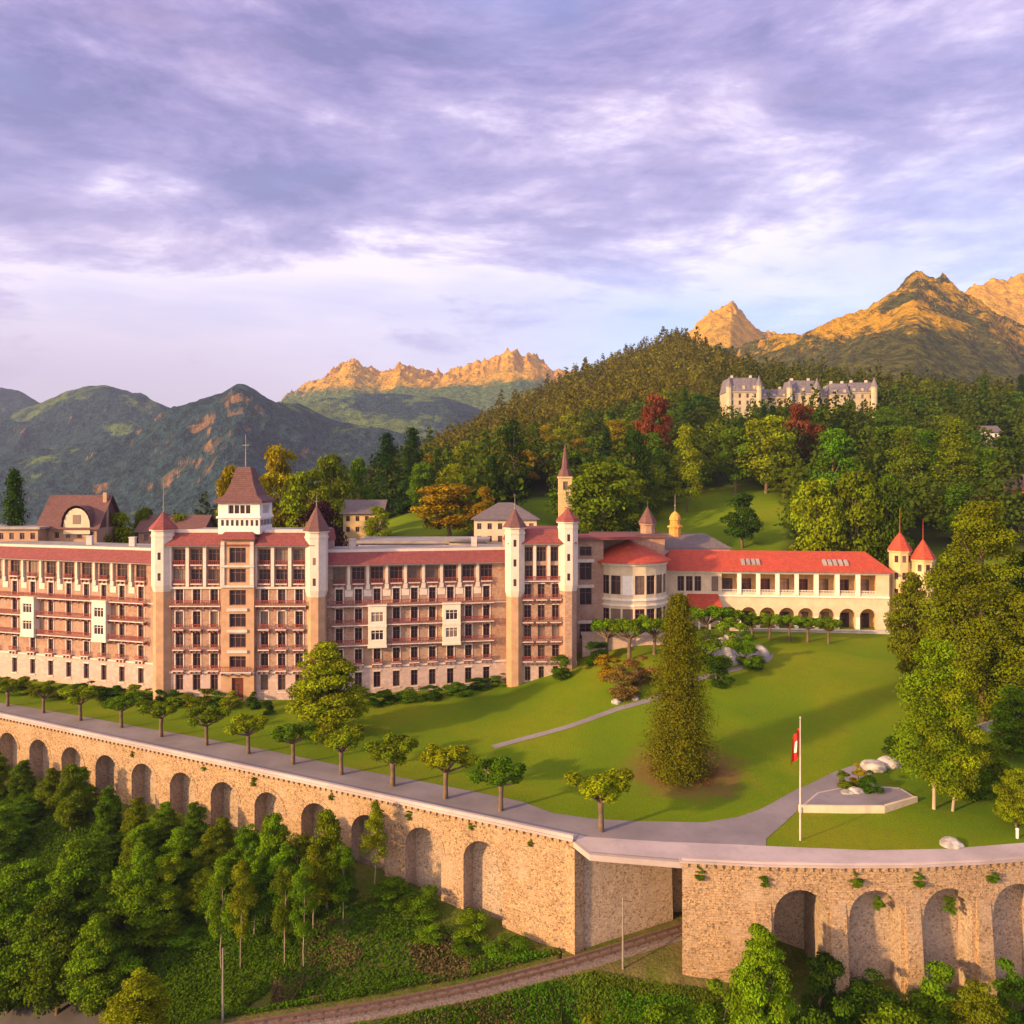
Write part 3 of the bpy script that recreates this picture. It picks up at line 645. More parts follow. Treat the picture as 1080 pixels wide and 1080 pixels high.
# ------------------------------------------------------------------ grand hotel
HB = (-50, 158, 0.0)
hotel = thing('grand_hotel', HB, 'huge pinkish stone hotel with red roofs, turrets and a square central tower', 'hotel')
specs = []
stone = MB(); base = MB(); trim = MB(); roof = MB(); flat = MB(); orio = []
ROWS = [(2.0, 5.1, 1.35), (6.85, 9.6, 1.35), (10.8, 13.8, 1.35), (14.7, 17.6, 1.35), (18.45, 21.4, 1.4), (22.5, 25.7, 2.5)]
def wing(fr, cols, oriels, a0, a1, depth=15):
    ops_s, ops_b = [], []
    cs = [fr.at(c) for c in cols]
    for c in cs:
        for i, (z0, z1, w) in enumerate(ROWS):
            (ops_b if i == 0 else ops_s).append((c - w / 2, c + w / 2, z0, z1))
            specs.append((fr, c, z0, w, z1 - z0, 3 if i == 5 else 2))
    fr.wall(stone, a0, a1, 6.2, 26.2, ops_s); fr.wall(base, a0, a1, -2.5, 5.98, ops_b, o=0.12, rev=0.5)
    fr.box(trim, a0, a1, -0.2, 0.35, 5.98, 6.35)            # string course
    fr.box(trim, a0, a1, -0.2, 0.22, 17.95, 18.2)
    for c0, c1 in zip(cs[:-1], cs[1:]):                       # loggia columns and keystone blocks
        m = (c0 + c1) / 2; fr.box(trim, m - 0.26, m + 0.26, 0.01, 0.5, 22.35, 26.0); fr.box(trim, m - 0.4, m + 0.4, 0.01, 0.42, 21.3, 22.3)
    for c in cs:
        fr.box(trim, c - 0.85, c + 0.85, 0.005, 0.16, 21.42, 21.75)
        for i in (1, 2, 3, 4):
            if i < 4: fr.box(trim, c - 0.85, c + 0.85, 0.004, 0.12, ROWS[i][1] + 0.02, ROWS[i][1] + 0.26)
            for sx in (-1, 1): fr.box(trim, c + sx * 0.78 - 0.09, c + sx * 0.78 + 0.09, 0.004, 0.10, ROWS[i][0] + 0.1, ROWS[i][1])
        fr.box(trim, c - 0.75, c + 0.75, 0.125, 0.24, ROWS[0][1] + 0.02, ROWS[0][1] + 0.28); fr.box(trim, c - 0.75, c + 0.75, 0.125, 0.3, ROWS[0][0] - 0.22, ROWS[0][0] - 0.02)
    for c0, c1 in zip(cs[:-1], cs[1:]): m = (c0 + c1) / 2; fr.box(trim, m - 0.75, m + 0.75, 0.003, 0.09, 19.9, 21.2)
    lo, hi = min(cs) - 1.4, max(cs) + 1.4
    bb = MB(); railing(bb, fr, lo, hi, 0.0, 1.15, 18.25); bb.build('balcony', ['pale_stone', 'rail_red'], hotel)
    oc = [fr.at(c) for c in oriels]
    for z in (14.5, 10.6):
        cuts = sorted([lo] + [v for c in oc for v in (c - 1.6, c + 1.6)] + [hi])
        for q0, q1 in zip(cuts[::2], cuts[1::2]):
            if q1 - q0 > 1.5: bb = MB(); railing(bb, fr, q0, q1, 0.0, 1.05, z); bb.build('balcony', ['pale_stone', 'rail_red'], hotel)
    for c in cs:
        bb = MB(); railing(bb, fr, c - 1.0, c + 1.0, 0.0, 0.75, 6.75, 0.9); bb.build('balcony', ['pale_stone', 'rail_red'], hotel)
        bb = MB(); railing(bb, fr, c - 1.15, c + 1.15, 0.0, 0.5, 22.5, 0.85); bb.build('balcony', ['pale_stone', 'rail_red'], hotel)
    for c in oc:                                              # white two-storey bay windows
        ob = MB(); w = 1.75
        fo = Fr(fr.pt(c - w, 1.5, 0)[:2], fr.pt(c + w, 1.5, 0)[:2]); ops = [(0.55, 2 * w - 0.55, 11.5, 13.4), (0.55, 2 * w - 0.55, 15.0, 17.0)]
        fo.wall(ob, 0, 2 * w, 10.4, 18.15, ops, rev=0.2)
        for s0, s1 in ((c - w, c - w), (c + w, c + w)):
            p = [fr.pt(s0, 0, 10.4), fr.pt(s0, 1.5, 10.4), fr.pt(s0, 1.5, 18.15), fr.pt(s0, 0, 18.15)]; ob.face(p if s0 < c else p[::-1])
        fr.box(ob, c - w - 0.15, c + w + 0.15, 0.0, 1.7, 18.152, 18.4); fr.box(ob, c - w - 0.1, c + w + 0.1, 0.0, 1.6, 10.0, 10.398)
        fr.box(ob, c - w - 0.05, c + w + 0.05, 1.505, 1.58, 14.0, 14.4)
        o = ob.build('bay_window', 'bay_cream', hotel)
        for z in (11.5, 15.0): put_window(o, fo, w, z, 2 * w - 1.1, 2.0, 3, 'white_paint', depth=0.15)
    # eaves, tiled mansard, parapet, flat roof
    fr.box(trim, a0, a1, -0.3, 1.0, 26.0, 26.25)
    hip_roof(roof, fr, a0, a1, 1.5, -depth, 26.25, 28.5, 2.7)
    fr.box(trim, a0, a1, -1.75, -1.2, 28.5, 29.0)
    fr.box(flat, a0, a1, -depth, -1.76, 28.48, 28.62)
    stone.face([fr.pt(a0, 0, -2), fr.pt(a0, 0, 26.2), fr.pt(a0, -depth, 26.2), fr.pt(a0, -depth, -2)]); stone.face([fr.pt(a1, 0, -2), fr.pt(a1, -depth, -2), fr.pt(a1, -depth, 26.2), fr.pt(a1, 0, 26.2)])
    stone.face([fr.pt(a0, -depth, -2), fr.pt(a0, -depth, 26.2), fr.pt(a1, -depth, 26.2), fr.pt(a1, -depth, -2)])
fwl = Fr((-120.7, 175.5), (-64.0, 157.75))
wing(fwl, [-22, -4, 16, 35, 54, 73, 91.5, 110, 129, 149], [35, 110], 0, fwl.len)
fwr = Fr((-39.5, 155.4), (1.5, 163.6))
wing(fwr, [357.8, 378, 397.7, 418, 437, 456, 475, 494, 513], [397.7, 475.5], 0, fwr.len)
# small stair windows beside the turrets
for z in (7.6, 11.6, 15.6): specs.append((fwr, fwr.at(528), z, 0.6, 1.3, 1)); specs.append((fwl, fwl.at(160.5), z, 0.6, 1.3, 1))

def turret(px, Yc, r, z_corb, z_top, z_apex, z_fin, body, upper, rmat, zb=-2):
    X = px_u(px) * Yc; b = MB(); b.ring(X, Yc, [(r * 0.86, zb), (r * 0.86, z_corb)], 8, 0, R(22.5)); b.build('turret_shaft', body, hotel)
    b = MB(); b.ring(X, Yc, [(r * 0.86, z_corb), (r, z_corb + 1.2), (r, z_top - 1.4), (r + 0.12, z_top - 1.38), (r + 0.12, z_top - 1.0), (r, z_top - 0.98), (r, z_top - 0.3), (r + 0.35, z_top - 0.28), (r + 0.35, z_top)], 8, 0, R(22.5)); t = b.build('turret_top', upper, hotel)
    for a in (-90,):
        ca, sa = math.cos(R(a)), math.sin(R(a)); q = r * math.cos(R(22.5))
        fq = Fr((X + q * ca + sa * 0.28, Yc + q * sa - ca * 0.28), (X + q * ca - sa * 0.28, Yc + q * sa + ca * 0.28))
        for zz in np.arange(z_corb + 2.2, z_top - 3.0, 3.9): w = MB(); fq.box(w, 0, fq.len, -0.2, 0.03, zz, zz + 1.4); w.build('window', 'window_glass', t)
    rf = MB(); rf.ring(X, Yc, [(r + 0.55, z_top), (r + 0.2, z_top + 0.55), (r * 0.62, z_top + (z_apex - z_top) * 0.5), (0.12, z_apex)], 8, 0, R(22.5)); o = rf.build('turret_roof', rmat, hotel)
    fi = MB(); fi.tube([(X, Yc, z_apex - 0.1), (X, Yc, z_apex + (z_fin - z_apex) * 0.5), (X, Yc, z_fin)], [0.12, 0.07, 0.03], 6); fi.ring(X, Yc, [(0.05, z_apex + 0.6), (0.28, z_apex + 0.85), (0.05, z_apex + 1.1)], 8); fi.build('finial', 'pole_grey', o)

# centre block
fc = Fr((-65.3, 153), (-37.5, 153)); CB = []
cc = [fc.at(c) for c in (189.3, 207.5, 226, 279, 297.2, 315.6)]; cm = fc.at(252.8)
ops_s, ops_b = [], []
CR = [(2.7, 5.7, 1.45), (6.8, 9.7, 1.45), (10.8, 13.8, 1.45), (14.6, 17.7, 1.45), (19.1, 21.9, 1.45)]
for c in cc:
    for i, (z0, z1, w) in enumerate(CR): (ops_b if i == 0 else ops_s).append((c - w / 2, c + w / 2, z0, z1)); specs.append((fc, c, z0, w, z1 - z0, 2))
    for z0, z1 in ((23.0, 25.7), (26.6, 29.5)): ops_s.append((c - 1.15, c + 1.15, z0, z1)); specs.append((fc, c, z0, 2.3, z1 - z0, 3))
fc.wall(stone, 0, fc.len, 6.2, 30.2, ops_s); fc.wall(base, 0, fc.len, -2.5, 5.98, ops_b, o=0.12, rev=0.5)
fc.box(trim, 0, fc.len, -0.2, 0.35, 5.98, 6.3)
D = 17
for a, sgn in ((0, 1), (fc.len, -1)):
    p = [fc.pt(a, 0, -2), fc.pt(a, 0, 30.2), fc.pt(a, -D, 30.2), fc.pt(a, -D, -2)]; stone.face(p if sgn > 0 else p[::-1])
stone.face([fc.pt(0, -D, -2), fc.pt(0, -D, 30.2), fc.pt(fc.len, -D, 30.2), fc.pt(fc.len, -D, -2)])
for tri in (cc[:3], cc[3:]):
    for k in range(4):
        m = tri[0] - 1.6 + k * (tri[2] - tri[0] + 3.2) / 3; fc.box(trim, m - 0.3, m + 0.3, 0.01, 0.55, 22.4, 30.0)
    fc.box(trim, tri[0] - 1.9, tri[2] + 1.9, 0.01, 0.4, 22.0, 22.38)
    for z, h in ((18.9, 1.0),):
        bb = MB(); railing(bb, fc, tri[0] - 1.5, tri[2] + 1.5, 0, 1.1, z); bb.build('balcony', ['pale_stone', 'rail_red'], hotel)
    for c in tri:
        for z in (14.4, 10.55, 6.6): bb = MB(); railing(bb, fc, c - 1.05, c + 1.05, 0, 0.85, z, 0.95); bb.build('balcony', ['pale_stone', 'rail_red'], hotel)
        for z in (23.0, 26.6): bb = MB(); railing(bb, fc, c - 1.1, c + 1.1, 0, 0.42, z, 0.8); bb.build('balcony', ['pale_stone', 'rail_red'], hotel)
        fc.box(trim, c - 0.85, c + 0.85, 0.005, 0.16, 21.93, 22.0 - 0.005)
        for i in (1, 2, 3, 4):
            for sx in (-1, 1): fc.box(trim, c + sx * 0.83 - 0.09, c + sx * 0.83 + 0.09, 0.004, 0.10, CR[i][0] + 0.1, CR[i][1])
        for i in (0, 1, 2, 3): fc.box(trim, c - 0.8, c + 0.8, 0.125 if i == 0 else 0.004, 0.25 if i == 0 else 0.13, CR[i][1] + 0.02, CR[i][1] + 0.22)
fc.box(trim, 0, fc.len, -0.3, 1.0, 30.0, 30.25)
hip_roof(roof, fc, -0.3, fc.len + 0.3, 1.5, -D, 30.25, 32.6, 2.6, 0.4)
fc.box(trim, 0.4, cm - 4.4, -1.6, -1.1, 32.6, 33.2); fc.box(trim, cm + 4.4, fc.len - 0.4, -1.6, -1.1, 32.6, 33.2)
fc.box(flat, 0.5, fc.len - 0.5, -D, -1.61, 32.58, 32.7)
# basement openings
for c in cc: fc.box(trim, c - 0.8, c + 0.8, 0.125, 0.2, 2.2, 2.35)
# projecting middle bay with big windows, door and tower
fb = Fr(fc.pt(cm - 3.1, 1.2, 0)[:2], fc.pt(cm + 3.1, 1.2, 0)[:2]); bay = MB(); hb = 3.1
bops = [(hb - 1.55, hb + 1.55, z0, z1) for z0, z1 in ((7.1, 9.4), (11.0, 13.6), (14.9, 17.4), (19.0, 21.9), (23.3, 25.9), (27.0, 29.9))]
fb.wall(bay, 0, 6.2, -2.5, 31.5, bops + [(hb - 1.1, hb + 1.1, 0.9, 5.3)], rev=0.5)
for a, sg in ((0, 1), (6.2, -1)):
    p = [fb.pt(a, 0, -2.5), fb.pt(a, 0, 31.5), fb.pt(a, -1.2, 31.5), fb.pt(a, -1.2, -2.5)]; bay.face(p if sg > 0 else p[::-1])
bay.build('central_bay', 'ochre_plaster', hotel)
for q in bops: put_window(hotel, fb, hb, q[2], 3.1, q[3] - q[2], 3, depth=0.4)
d = MB(); fb.box(d, hb - 1.1, hb + 1.1, -0.45, -0.35, 0.9, 5.3); dr = d.build('door', 'door_wood', hotel)
d = MB(); fb.box(d, hb - 0.05, hb + 0.05, -0.345, -0.3, 0.9, 4.0); fb.box(d, hb - 1.1, hb + 1.1, -0.345, -0.3, 4.0, 4.15); d.build('door_frame', 'dark_iron', dr)
for q in [(-0.1, 6.3, 0.005, 0.4, z, z + 0.4) for z in (6.0, 22.4, 26.2)] + [(hb - 1.9, hb + 1.9, 0.005, 0.3, z - 0.2, z + 0.35) for z in (10.2, 14.1, 18.1)] + [(0.0, 0.7, 0.005, 0.25, 22.85, 26.15), (5.5, 6.2, 0.005, 0.25, 22.85, 26.15), (0.0, 0.7, 0.005, 0.25, 26.65, 31.0), (5.5, 6.2, 0.005, 0.25, 26.65, 31.0)]:
    t = MB(); fb.box(t, *q); t.build('pilaster' if q[5] - q[4] > 2 else 'cornice', 'pale_stone', hotel)
bb = MB(); railing(bb, fb, 0.2, 6.0, 0, 1.0, 6.6); bb.build('balcony', ['pale_stone', 'rail_red'], hotel)
hr = MB(); hip_roof(hr, fb, -0.5, 6.7, 1.0, -4, 31.5, 33.2, 2.2, 1.2); hr.build('bay_roof', 'roof_red', hotel)
TX = fb.pt(hb, 0, 0)[0]; TY = 156.5; h = 3.95
tw = MB(); 
ft = Fr((TX - h, TY - h), (TX + h, TY - h)); fs = Fr((TX - h, TY + h), (TX - h, TY - h)); fe = Fr((TX + h, TY - h), (TX + h, TY + h)); fk = Fr((TX + h, TY + h), (TX - h, TY + h))
for q in (ft, fs, fe, fk): q.wall(tw, 0, 2 * h, 32.4, 38.3, [(1.9, 6.2, 36.3, 37.9)] , rev=0.7); q.box(tw, -0.25, 2 * h + 0.25 - 0.5 * 0, 0.003, 0.3, 35.4, 35.8)
tw.build('tower', 'white_paint', hotel)
td = MB()
for q in (ft, fs, fe):
    for k in range(8): q.box(td, 0.6 + k * 0.93, 1.05 + k * 0.93, 0.02, 0.06, 34.0, 35.1)
    q.box(td, 1.9, 6.2, -0.75, -0.65, 36.3, 37.9)
td.build('tower_window', 'window_glass', hotel)
tc2 = MB()
for q in (ft, fs, fe):
    for k in range(5): q.box(tc2, 1.9 + k * 1.06 - 0.09 + 0.03, 1.9 + k * 1.06 + 0.09 + 0.03, -0.4, -0.15, 36.302, 37.898)
tc2.build('tower_column', 'white_paint', hotel)
tr = MB(); sq = math.sqrt(2)
tr.ring(TX, TY, [((h + 0.65) * sq, 38.3), ((h + 0.6) * sq, 38.75), ((h - 0.75) * sq, 39.7), ((h - 1.75) * sq, 42.0), (1.45 * sq, 44.9), (1.25 * sq, 45.2)], 4, 0, R(45)); o = tr.build('tower_roof', 'roof_brown', hotel)
fp = MB(); fp.tube([(TX, TY, 45.3), (TX, TY, 48), (TX, TY, 51.6)], [0.13, 0.1, 0.06], 6); fp.box(TX - 0.7, TX + 0.7, TY - 0.05, TY + 0.05, 49.4, 49.55); fp.build('flagpole', 'pole_grey', hotel)
turret(172.5, 153.6, 2.15, 21.5, 33.3, 36.6, 42.3, 'ochre_plaster', 'cream_trim', 'roof_red')
turret(334.0, 153.6, 2.15, 20.5, 33.0, 37.7, 40, 'ochre_plaster', 'cream_trim', 'roof_brown')
# right end block
fe2 = Fr((-1.0, 160.6), (13.0, 161.6)); cs = [fe2.at(c) for c in (556.5, 571, 586)]; o_s, o_b = [], []
for c in cs:
    for i, (z0, z1, w) in enumerate([(2.6, 5.4, 1.15)] + CR[1:]): (o_b if i == 0 else o_s).append((c - w / 2, c + w / 2, z0, z1)); specs.append((fe2, c, z0, w, z1 - z0, 2))
    for z0, z1 in ((22.9, 25.6), (26.4, 29.3)): o_s.append((c - 1.0, c + 1.0, z0, z1)); specs.append((fe2, c, z0, 2.0, z1 - z0, 3))
    for z in (6.6, 10.55, 14.4, 18.9): bb = MB(); railing(bb, fe2, c - 1.1, c + 1.1, 0, 0.9, z); bb.build('balcony', ['pale_stone', 'rail_red'], hotel)
    for i in (1, 2, 3, 4): fe2.box(trim, c - 0.8, c + 0.8, 0.004, 0.13, CR[i][1] + 0.02, CR[i][1] + 0.22)
fe2.wall(stone, 0, fe2.len, 6.2, 30, o_s); fe2.wall(base, 0, fe2.len, -2.5, 5.98, o_b, o=0.12, rev=0.5); fe2.box(trim, 0, fe2.len, -0.2, 0.3, 5.98, 6.3)
for k in range(4): m = cs[0] - 1.45 + k * (cs[2] - cs[0] + 2.9) / 3; fe2.box(trim, m - 0.28, m + 0.28, 0.01, 0.5, 22.4, 29.8)
bb = MB(); railing(bb, fe2, cs[0] - 1.4, cs[2] + 1.4, 0, 0.6, 22.6, 0.9); bb.build('balcony', ['pale_stone', 'rail_red'], hotel)
for a, sg in ((0, 1), (fe2.len, -1)):
    p = [fe2.pt(a, 0, -2), fe2.pt(a, 0, 30), fe2.pt(a, -15, 30), fe2.pt(a, -15, -2)]; stone.face(p if sg > 0 else p[::-1])
stone.face([fe2.pt(0, -15, -2), fe2.pt(0, -15, 30), fe2.pt(fe2.len, -15, 30), fe2.pt(fe2.len, -15, -2)])
fe2.box(trim, 0.5, fe2.len - 0.5, -0.3, 0.9, 29.75, 30.0)
hip_roof(roof, fe2, 0, fe2.len, 1.3, -15, 30.0, 32.8, 3.0, 1.5, 1.5)
turret(543, 161.0, 2.1, 19.5, 33.3, 36.9, 40, 'ochre_plaster', 'cream_trim', 'roof_brown')
turret(599, 162.0, 2.1, 20.5, 34.4, 37.2, 41, 'hotel_stone', 'cream_trim', 'roof_red', 2)
# link between the hotel end and the round pavilion
fk2 = Fr((12.5, 170.5), (19.5, 171.5)); ops = [(1.9, 4.5, 16.2, 19.8), (1.9, 4.5, 21.5, 25.2), (1.9, 4.5, 9.0, 12.2), (1.9, 4.5, 26.6, 28.6)]
fk2.wall(stone, 0, fk2.len, 1, 30.0, ops)
for q in ops: specs.append((fk2, 3.2, q[2], 2.6, q[3] - q[2], 2))
for q in ops[:3]: fk2.box(trim, 1.4, 5.0, 0.004, 0.2, q[3] + 0.05, q[3] + 0.7)
fk2.box(roof, 0, fk2.len + 8, -12, 0.8, 30.0, 30.6)
stone.build('wall', 'hotel_stone', hotel); base.build('base_wall', 'base_stone', hotel); trim.build('trim', 'cream_trim', hotel)
roof.build('roof', 'roof_red', hotel); flat.build('flat_roof', 'flat_roof', hotel)
put_many_windows(hotel, specs, 85)
ch = MB()
for px, Y, z in ((95, 176, 28.6), (140, 172, 28.6), (372, 166, 28.6), (500, 172, 28.6)):
    X = px_u(px) * Y; ch = MB(); ch.box(X - 0.6, X + 0.6, Y - 0.5, Y + 0.5, z, z + 1.8); ch.box(X - 0.7, X + 0.7, Y - 0.6, Y + 0.6, z + 1.8, z + 2.0); ch.build('chimney', 'pale_stone', hotel)

# ------------------------------------------------------------------ round pavilion and arcade building
rot = thing('round_pavilion', (24.3, 176, 9), 'round cream pavilion with a bright red cone roof beside the hotel', 'pavilion')
RC, RR = (25.6, 177.0), 8.3; wl = MB(); sp = []
NF = 10
for k in range(NF):
    a0, a1 = R(180 + 180 * k / NF), R(180 + 180 * (k + 1) / NF)
    f = Fr((RC[0] + RR * math.cos(a0), RC[1] + RR * math.sin(a0)), (RC[0] + RR * math.cos(a1), RC[1] + RR * math.sin(a1)))
    w0, w1 = 0.22, f.len - 0.22
    ops = [(w0, w1, 18.6, 22.6), (w0, w1, 12.0, 15.6)]
    if k == 4: ops = [ops[1]]; f.box(wl, w0, w1, 0.0, 0.05, 18.6, 22.6, 1)
    f.wall(wl, 0, f.len, 2.0, 25.2, ops, rev=0.3)
    for q in ops: sp.append((f, f.len / 2, q[2], w1 - w0, q[3] - q[2]))
    f.box(wl, -0.02, f.len + 0.02, 0.002, 0.22, 17.3, 17.75, 1); f.box(wl, -0.02, f.len + 0.02, 0.002, 0.22, 16.2, 16.5, 1); f.box(wl, -0.03, f.len + 0.03, 0.002, 0.35, 24.7, 25.2, 1)
wl.build('wall', ['cream_plaster', 'white_paint'], rot)
for f, a, z, w, hh in sp: put_window(rot, f, a, z, w, hh, 2, depth=0.22)
r = MB(); r.ring(RC[0], RC[1], [(RR + 1.1, 25.2), (RR + 1.0, 25.5), (RR * 0.5, 27.9), (0.2, 29.6)], 28); r.build('roof', 'roof_bright', rot)
bk = MB(); bk.box(19, 34, 179, 192, 4, 29.8); bk.build('rear_block', 'hotel_stone', rot); bk = MB(); bk.box(18.4, 34.6, 178.6, 192.5, 29.8, 30.5); bk.build('rear_roof', 'roof_brown', rot)
tx, ty = px_u(683) * 186, 186.0; b = MB(); b.ring(tx, ty, [(1.7, 24), (1.7, 32.4), (2.0, 32.45), (2.0, 32.9)], 8, 0, R(22.5)); b.build('turret_wall', 'hotel_stone', rot)
b = MB(); b.ring(tx, ty, [(2.3, 32.9), (1.3, 34.6), (0.1, 36.6)], 8, 0, R(22.5)); b.tube([(tx, ty, 36.4), (tx, ty, 38.2)], [0.12, 0.04], 6); b.build('turret_roof', 'roof_brown', rot)

arc = thing('arcade_building', (60, 182, 9.5), 'long low cream building with arcade, open loggia and bright red roof', 'building')
fA = Fr((34.5, 183.2), (83.6, 178.2)); cen = [fA.at(c) for c in (769.5, 789.5, 809.5, 830, 850, 872, 894, 915.5)]
wl = MB(); ops = [(c - 1.75, c + 1.75, 17.4, 21.6) for c in cen]; pl = [fA.at(718), fA.at(727), fA.at(736), fA.at(754)]
pops = [(p - 0.75, p + 0.75, 17.6, 21.0) for p in pl]
fA.wall(wl, 0, fA.len, 14.9, 22.3, ops + pops, rev=0.5)
# lower storey with round arches
N = 10; last = 0.0; rA = 1.75; zs = 12.4
for c in cen:
    fA.wall(wl, last, c - rA, 6.5, 14.9); A = [(c - rA * math.cos(math.pi * j / N), zs + rA * math.sin(math.pi * j / N)) for j in range(N + 1)]
    for (s0, z0), (s1, z1) in zip(A[:-1], A[1:]):
        wl.face([fA.pt(s0, 0, z0), fA.pt(s1, 0, z1), fA.pt(s1, 0, 14.9), fA.pt(s0, 0, 14.9)]); wl.face([fA.pt(s0, 0, z0), fA.pt(s0, -1, z0), fA.pt(s1, -1, z1), fA.pt(s1, 0, z1)])
    for s0 in (c - rA, c + rA): q = [fA.pt(s0, 0, 6.5), fA.pt(s0, -1, 6.5), fA.pt(s0, -1, zs), fA.pt(s0, 0, zs)]; wl.face(q if s0 > c else q[::-1])
    last = c + rA
fA.wall(wl, last, fA.len, 6.5, 14.9)
for a, sg in ((0, 1), (fA.len, -1)):
    p = [fA.pt(a, 0, 5), fA.pt(a, 0, 22.3), fA.pt(a, -13, 22.3), fA.pt(a, -13, 5)]; wl.face(p if sg > 0 else p[::-1])
wl.face([fA.pt(0, -13, 5), fA.pt(0, -13, 22.3), fA.pt(fA.len, -13, 22.3), fA.pt(fA.len, -13, 5)])
wl.build('wall', 'cream_plaster', arc)
iw = MB(); iw.face([fA.pt(cen[0] - 3, -3.0, 6), fA.pt(fA.len - 0.2, -3.0, 6), fA.pt(fA.len - 0.2, -3.0, 22.2), fA.pt(cen[0] - 3, -3.0, 22.2)]); fA.box(iw, cen[0] - 3, fA.len - 0.1, -3.0, -0.55, 16.7, 17.0)
iw.build('loggia_wall', 'loggia_wall', arc)
for c in cen:
    put_window(arc, fA, c, 17.3, 2.2, 3.0, 2, 'door_wood', depth=2.9)
    put_window(arc, fA, c, 9.0, 2.4, 3.8, 2, 'door_wood', depth=2.9, name='arcade_door')
    b = MB(); railing(b, fA, c - 1.72, c + 1.72, -0.3, -0.1, 17.42, 0.7, False); b.build('balustrade', ['white_paint', 'white_paint'], arc)
for p in pl: put_window(arc, fA, p, 17.6, 1.5, 3.4, 2)
tm = MB(); fA.box(tm, cen[0] - 2.4, fA.len, 0.003, 0.3, 16.5, 16.9); fA.box(tm, 0, fA.len, 0.003, 0.45, 21.85, 22.3)
for c0, c1 in zip(cen[:-1], cen[1:]): m = (c0 + c1) / 2; fA.box(tm, m - 0.45, m + 0.45, 0.002, 0.28, 16.95, 21.8); fA.box(tm, m - 0.4, m + 0.4, 0.002, 0.2, 7.0, 12.2)
tm.build('trim', 'white_paint', arc)
ra = MB(); e0, e1 = -0.8, fA.len + 0.8
A_, B_, C_, D_ = fA.pt(e0, 1.3, 22.3), fA.pt(e1, 1.3, 22.3), fA.pt(e1, -14, 22.3), fA.pt(e0, -14, 22.3); U_, V_ = fA.pt(e0 + 3, -6.3, 26.4), fA.pt(e1 - 4, -6.3, 26.4)
ra.face([A_, B_, V_, U_]); ra.face([B_, C_, V_]); ra.face([C_, D_, U_, V_]); ra.face([D_, A_, U_]); ra.face([A_, D_, C_, B_]); ra.build('roof', 'roof_bright', arc)
for px in (785, 790.5, 796, 801, 872, 877.5, 883, 889, 895):
    q = fA.at(px); b = MB(); b.hexa([fA.pt(q - 0.38, -1.0, 23.4), fA.pt(q + 0.38, -1.0, 23.4), fA.pt(q + 0.38, -2.6, 24.4), fA.pt(q - 0.38, -2.6, 24.4), fA.pt(q - 0.38, -1.0, 23.95), fA.pt(q + 0.38, -1.0, 23.95), fA.pt(q + 0.38, -2.6, 24.85), fA.pt(q - 0.38, -2.6, 24.85)]); b.build('skylight', 'flat_roof', arc)
pc = MB(); q0, q1 = fA.at(722), fA.at(760); pc.hexa([fA.pt(q0, 3.6, 14.0), fA.pt(q1, 3.6, 14.0), fA.pt(q1, 0.02, 14.2), fA.pt(q0, 0.02, 14.2), fA.pt(q0 + 0.6, 3.4, 14.2), fA.pt(q1 - 0.6, 3.4, 14.2), fA.pt(q1 - 0.6, 0.02, 17.0), fA.pt(q0 + 0.6, 0.02, 17.0)]); pc.build('porch_roof', 'roof_bright', arc)
pp = MB()
for q in np.linspace(q0 + 0.6, q1 - 0.6, 4): fA.box(pp, q - 0.2, q + 0.2, 2.8, 3.2, 7, 14.0)
pp.build('porch_column', 'white_paint', arc)
for px, Y, zt, za, rr_, zf_ in ((949, 181, 27.0, 31.0, 2.2, 36.5), (973.5, 179, 25.2, 29.6, 2.3, 34)):
    X = px_u(px) * Y; b = MB(); b.ring(X, Y, [(rr_, 5), (rr_, zt - 0.4), (rr_ + 0.3, zt - 0.38), (rr_ + 0.3, zt)], 8, 0, R(22.5)); t_ = b.build('turret_wall', 'yellow_plaster', arc)
    for a in (-90, -135, -45):
        ca, sa = math.cos(R(a)), math.sin(R(a)); q = rr_ * math.cos(R(22.5)); f = Fr((X + q * ca + sa * 0.4, Y + q * sa - ca * 0.4), (X + q * ca - sa * 0.4, Y + q * sa + ca * 0.4))
        for z in (zt - 2.6, zt - 6.4, zt - 10): w = MB(); f.box(w, 0, f.len, -0.2, 0.03, z, z + 1.5); w.build('window', 'window_glass', t_)
    b = MB(); b.ring(X, Y, [(rr_ + 0.5, zt), (rr_ * 0.85, zt + 1.4), (rr_ * 0.45, zt + 2.9), (0.1, za)], 8, 0, R(22.5)); b.tube([(X, Y, za - 0.2), (X, Y, zf_)], [0.1, 0.04], 6); b.build('turret_roof', 'roof_bright', arc)
b = MB(); X0 = fA.pt(fA.len - 1, -1, 0); b.box(X0[0], X0[0] + 11, X0[1] + 1.5, X0[1] + 10, 5, 22); b.build('end_block', 'yellow_plaster', arc)
# back building with a small golden lantern (between pavilion and arcade)
lan = thing('rear_hall', (40, 196, 14), 'grey roofed hall with a small golden lantern turret behind the red roofs', 'hall')
b = MB(); b.box(30, 52, 192, 206, 8, 26.5); b.build('wall', 'pale_stone', lan)
b = MB(); hip_roof(b, Fr((30, 192), (52, 192)), -0.6, 22.6, 0.6, -14.6, 26.5, 29.6, 5, 5, 5); b.build('roof', 'roof_slate', lan)
tx, ty = px_u(712) * 197, 197.0
b = MB(); b.ring(tx, ty, [(1.5, 29.0), (1.5, 31.2), (1.9, 31.3), (1.9, 31.6), (1.25, 31.9), (1.25, 33.0), (1.45, 33.1), (1.3, 33.9), (0.8, 34.7), (0.15, 35.2)], 10); b.build('lantern', 'gilt', lan); b = MB(); b.tube([(tx, ty, 35.1), (tx, ty, 39.4)], [0.12, 0.04], 6); b.ring(tx, ty, [(0.05, 36.3), (0.28, 36.6), (0.05, 36.9)], 8); b.build('finial', 'pole_grey', lan)

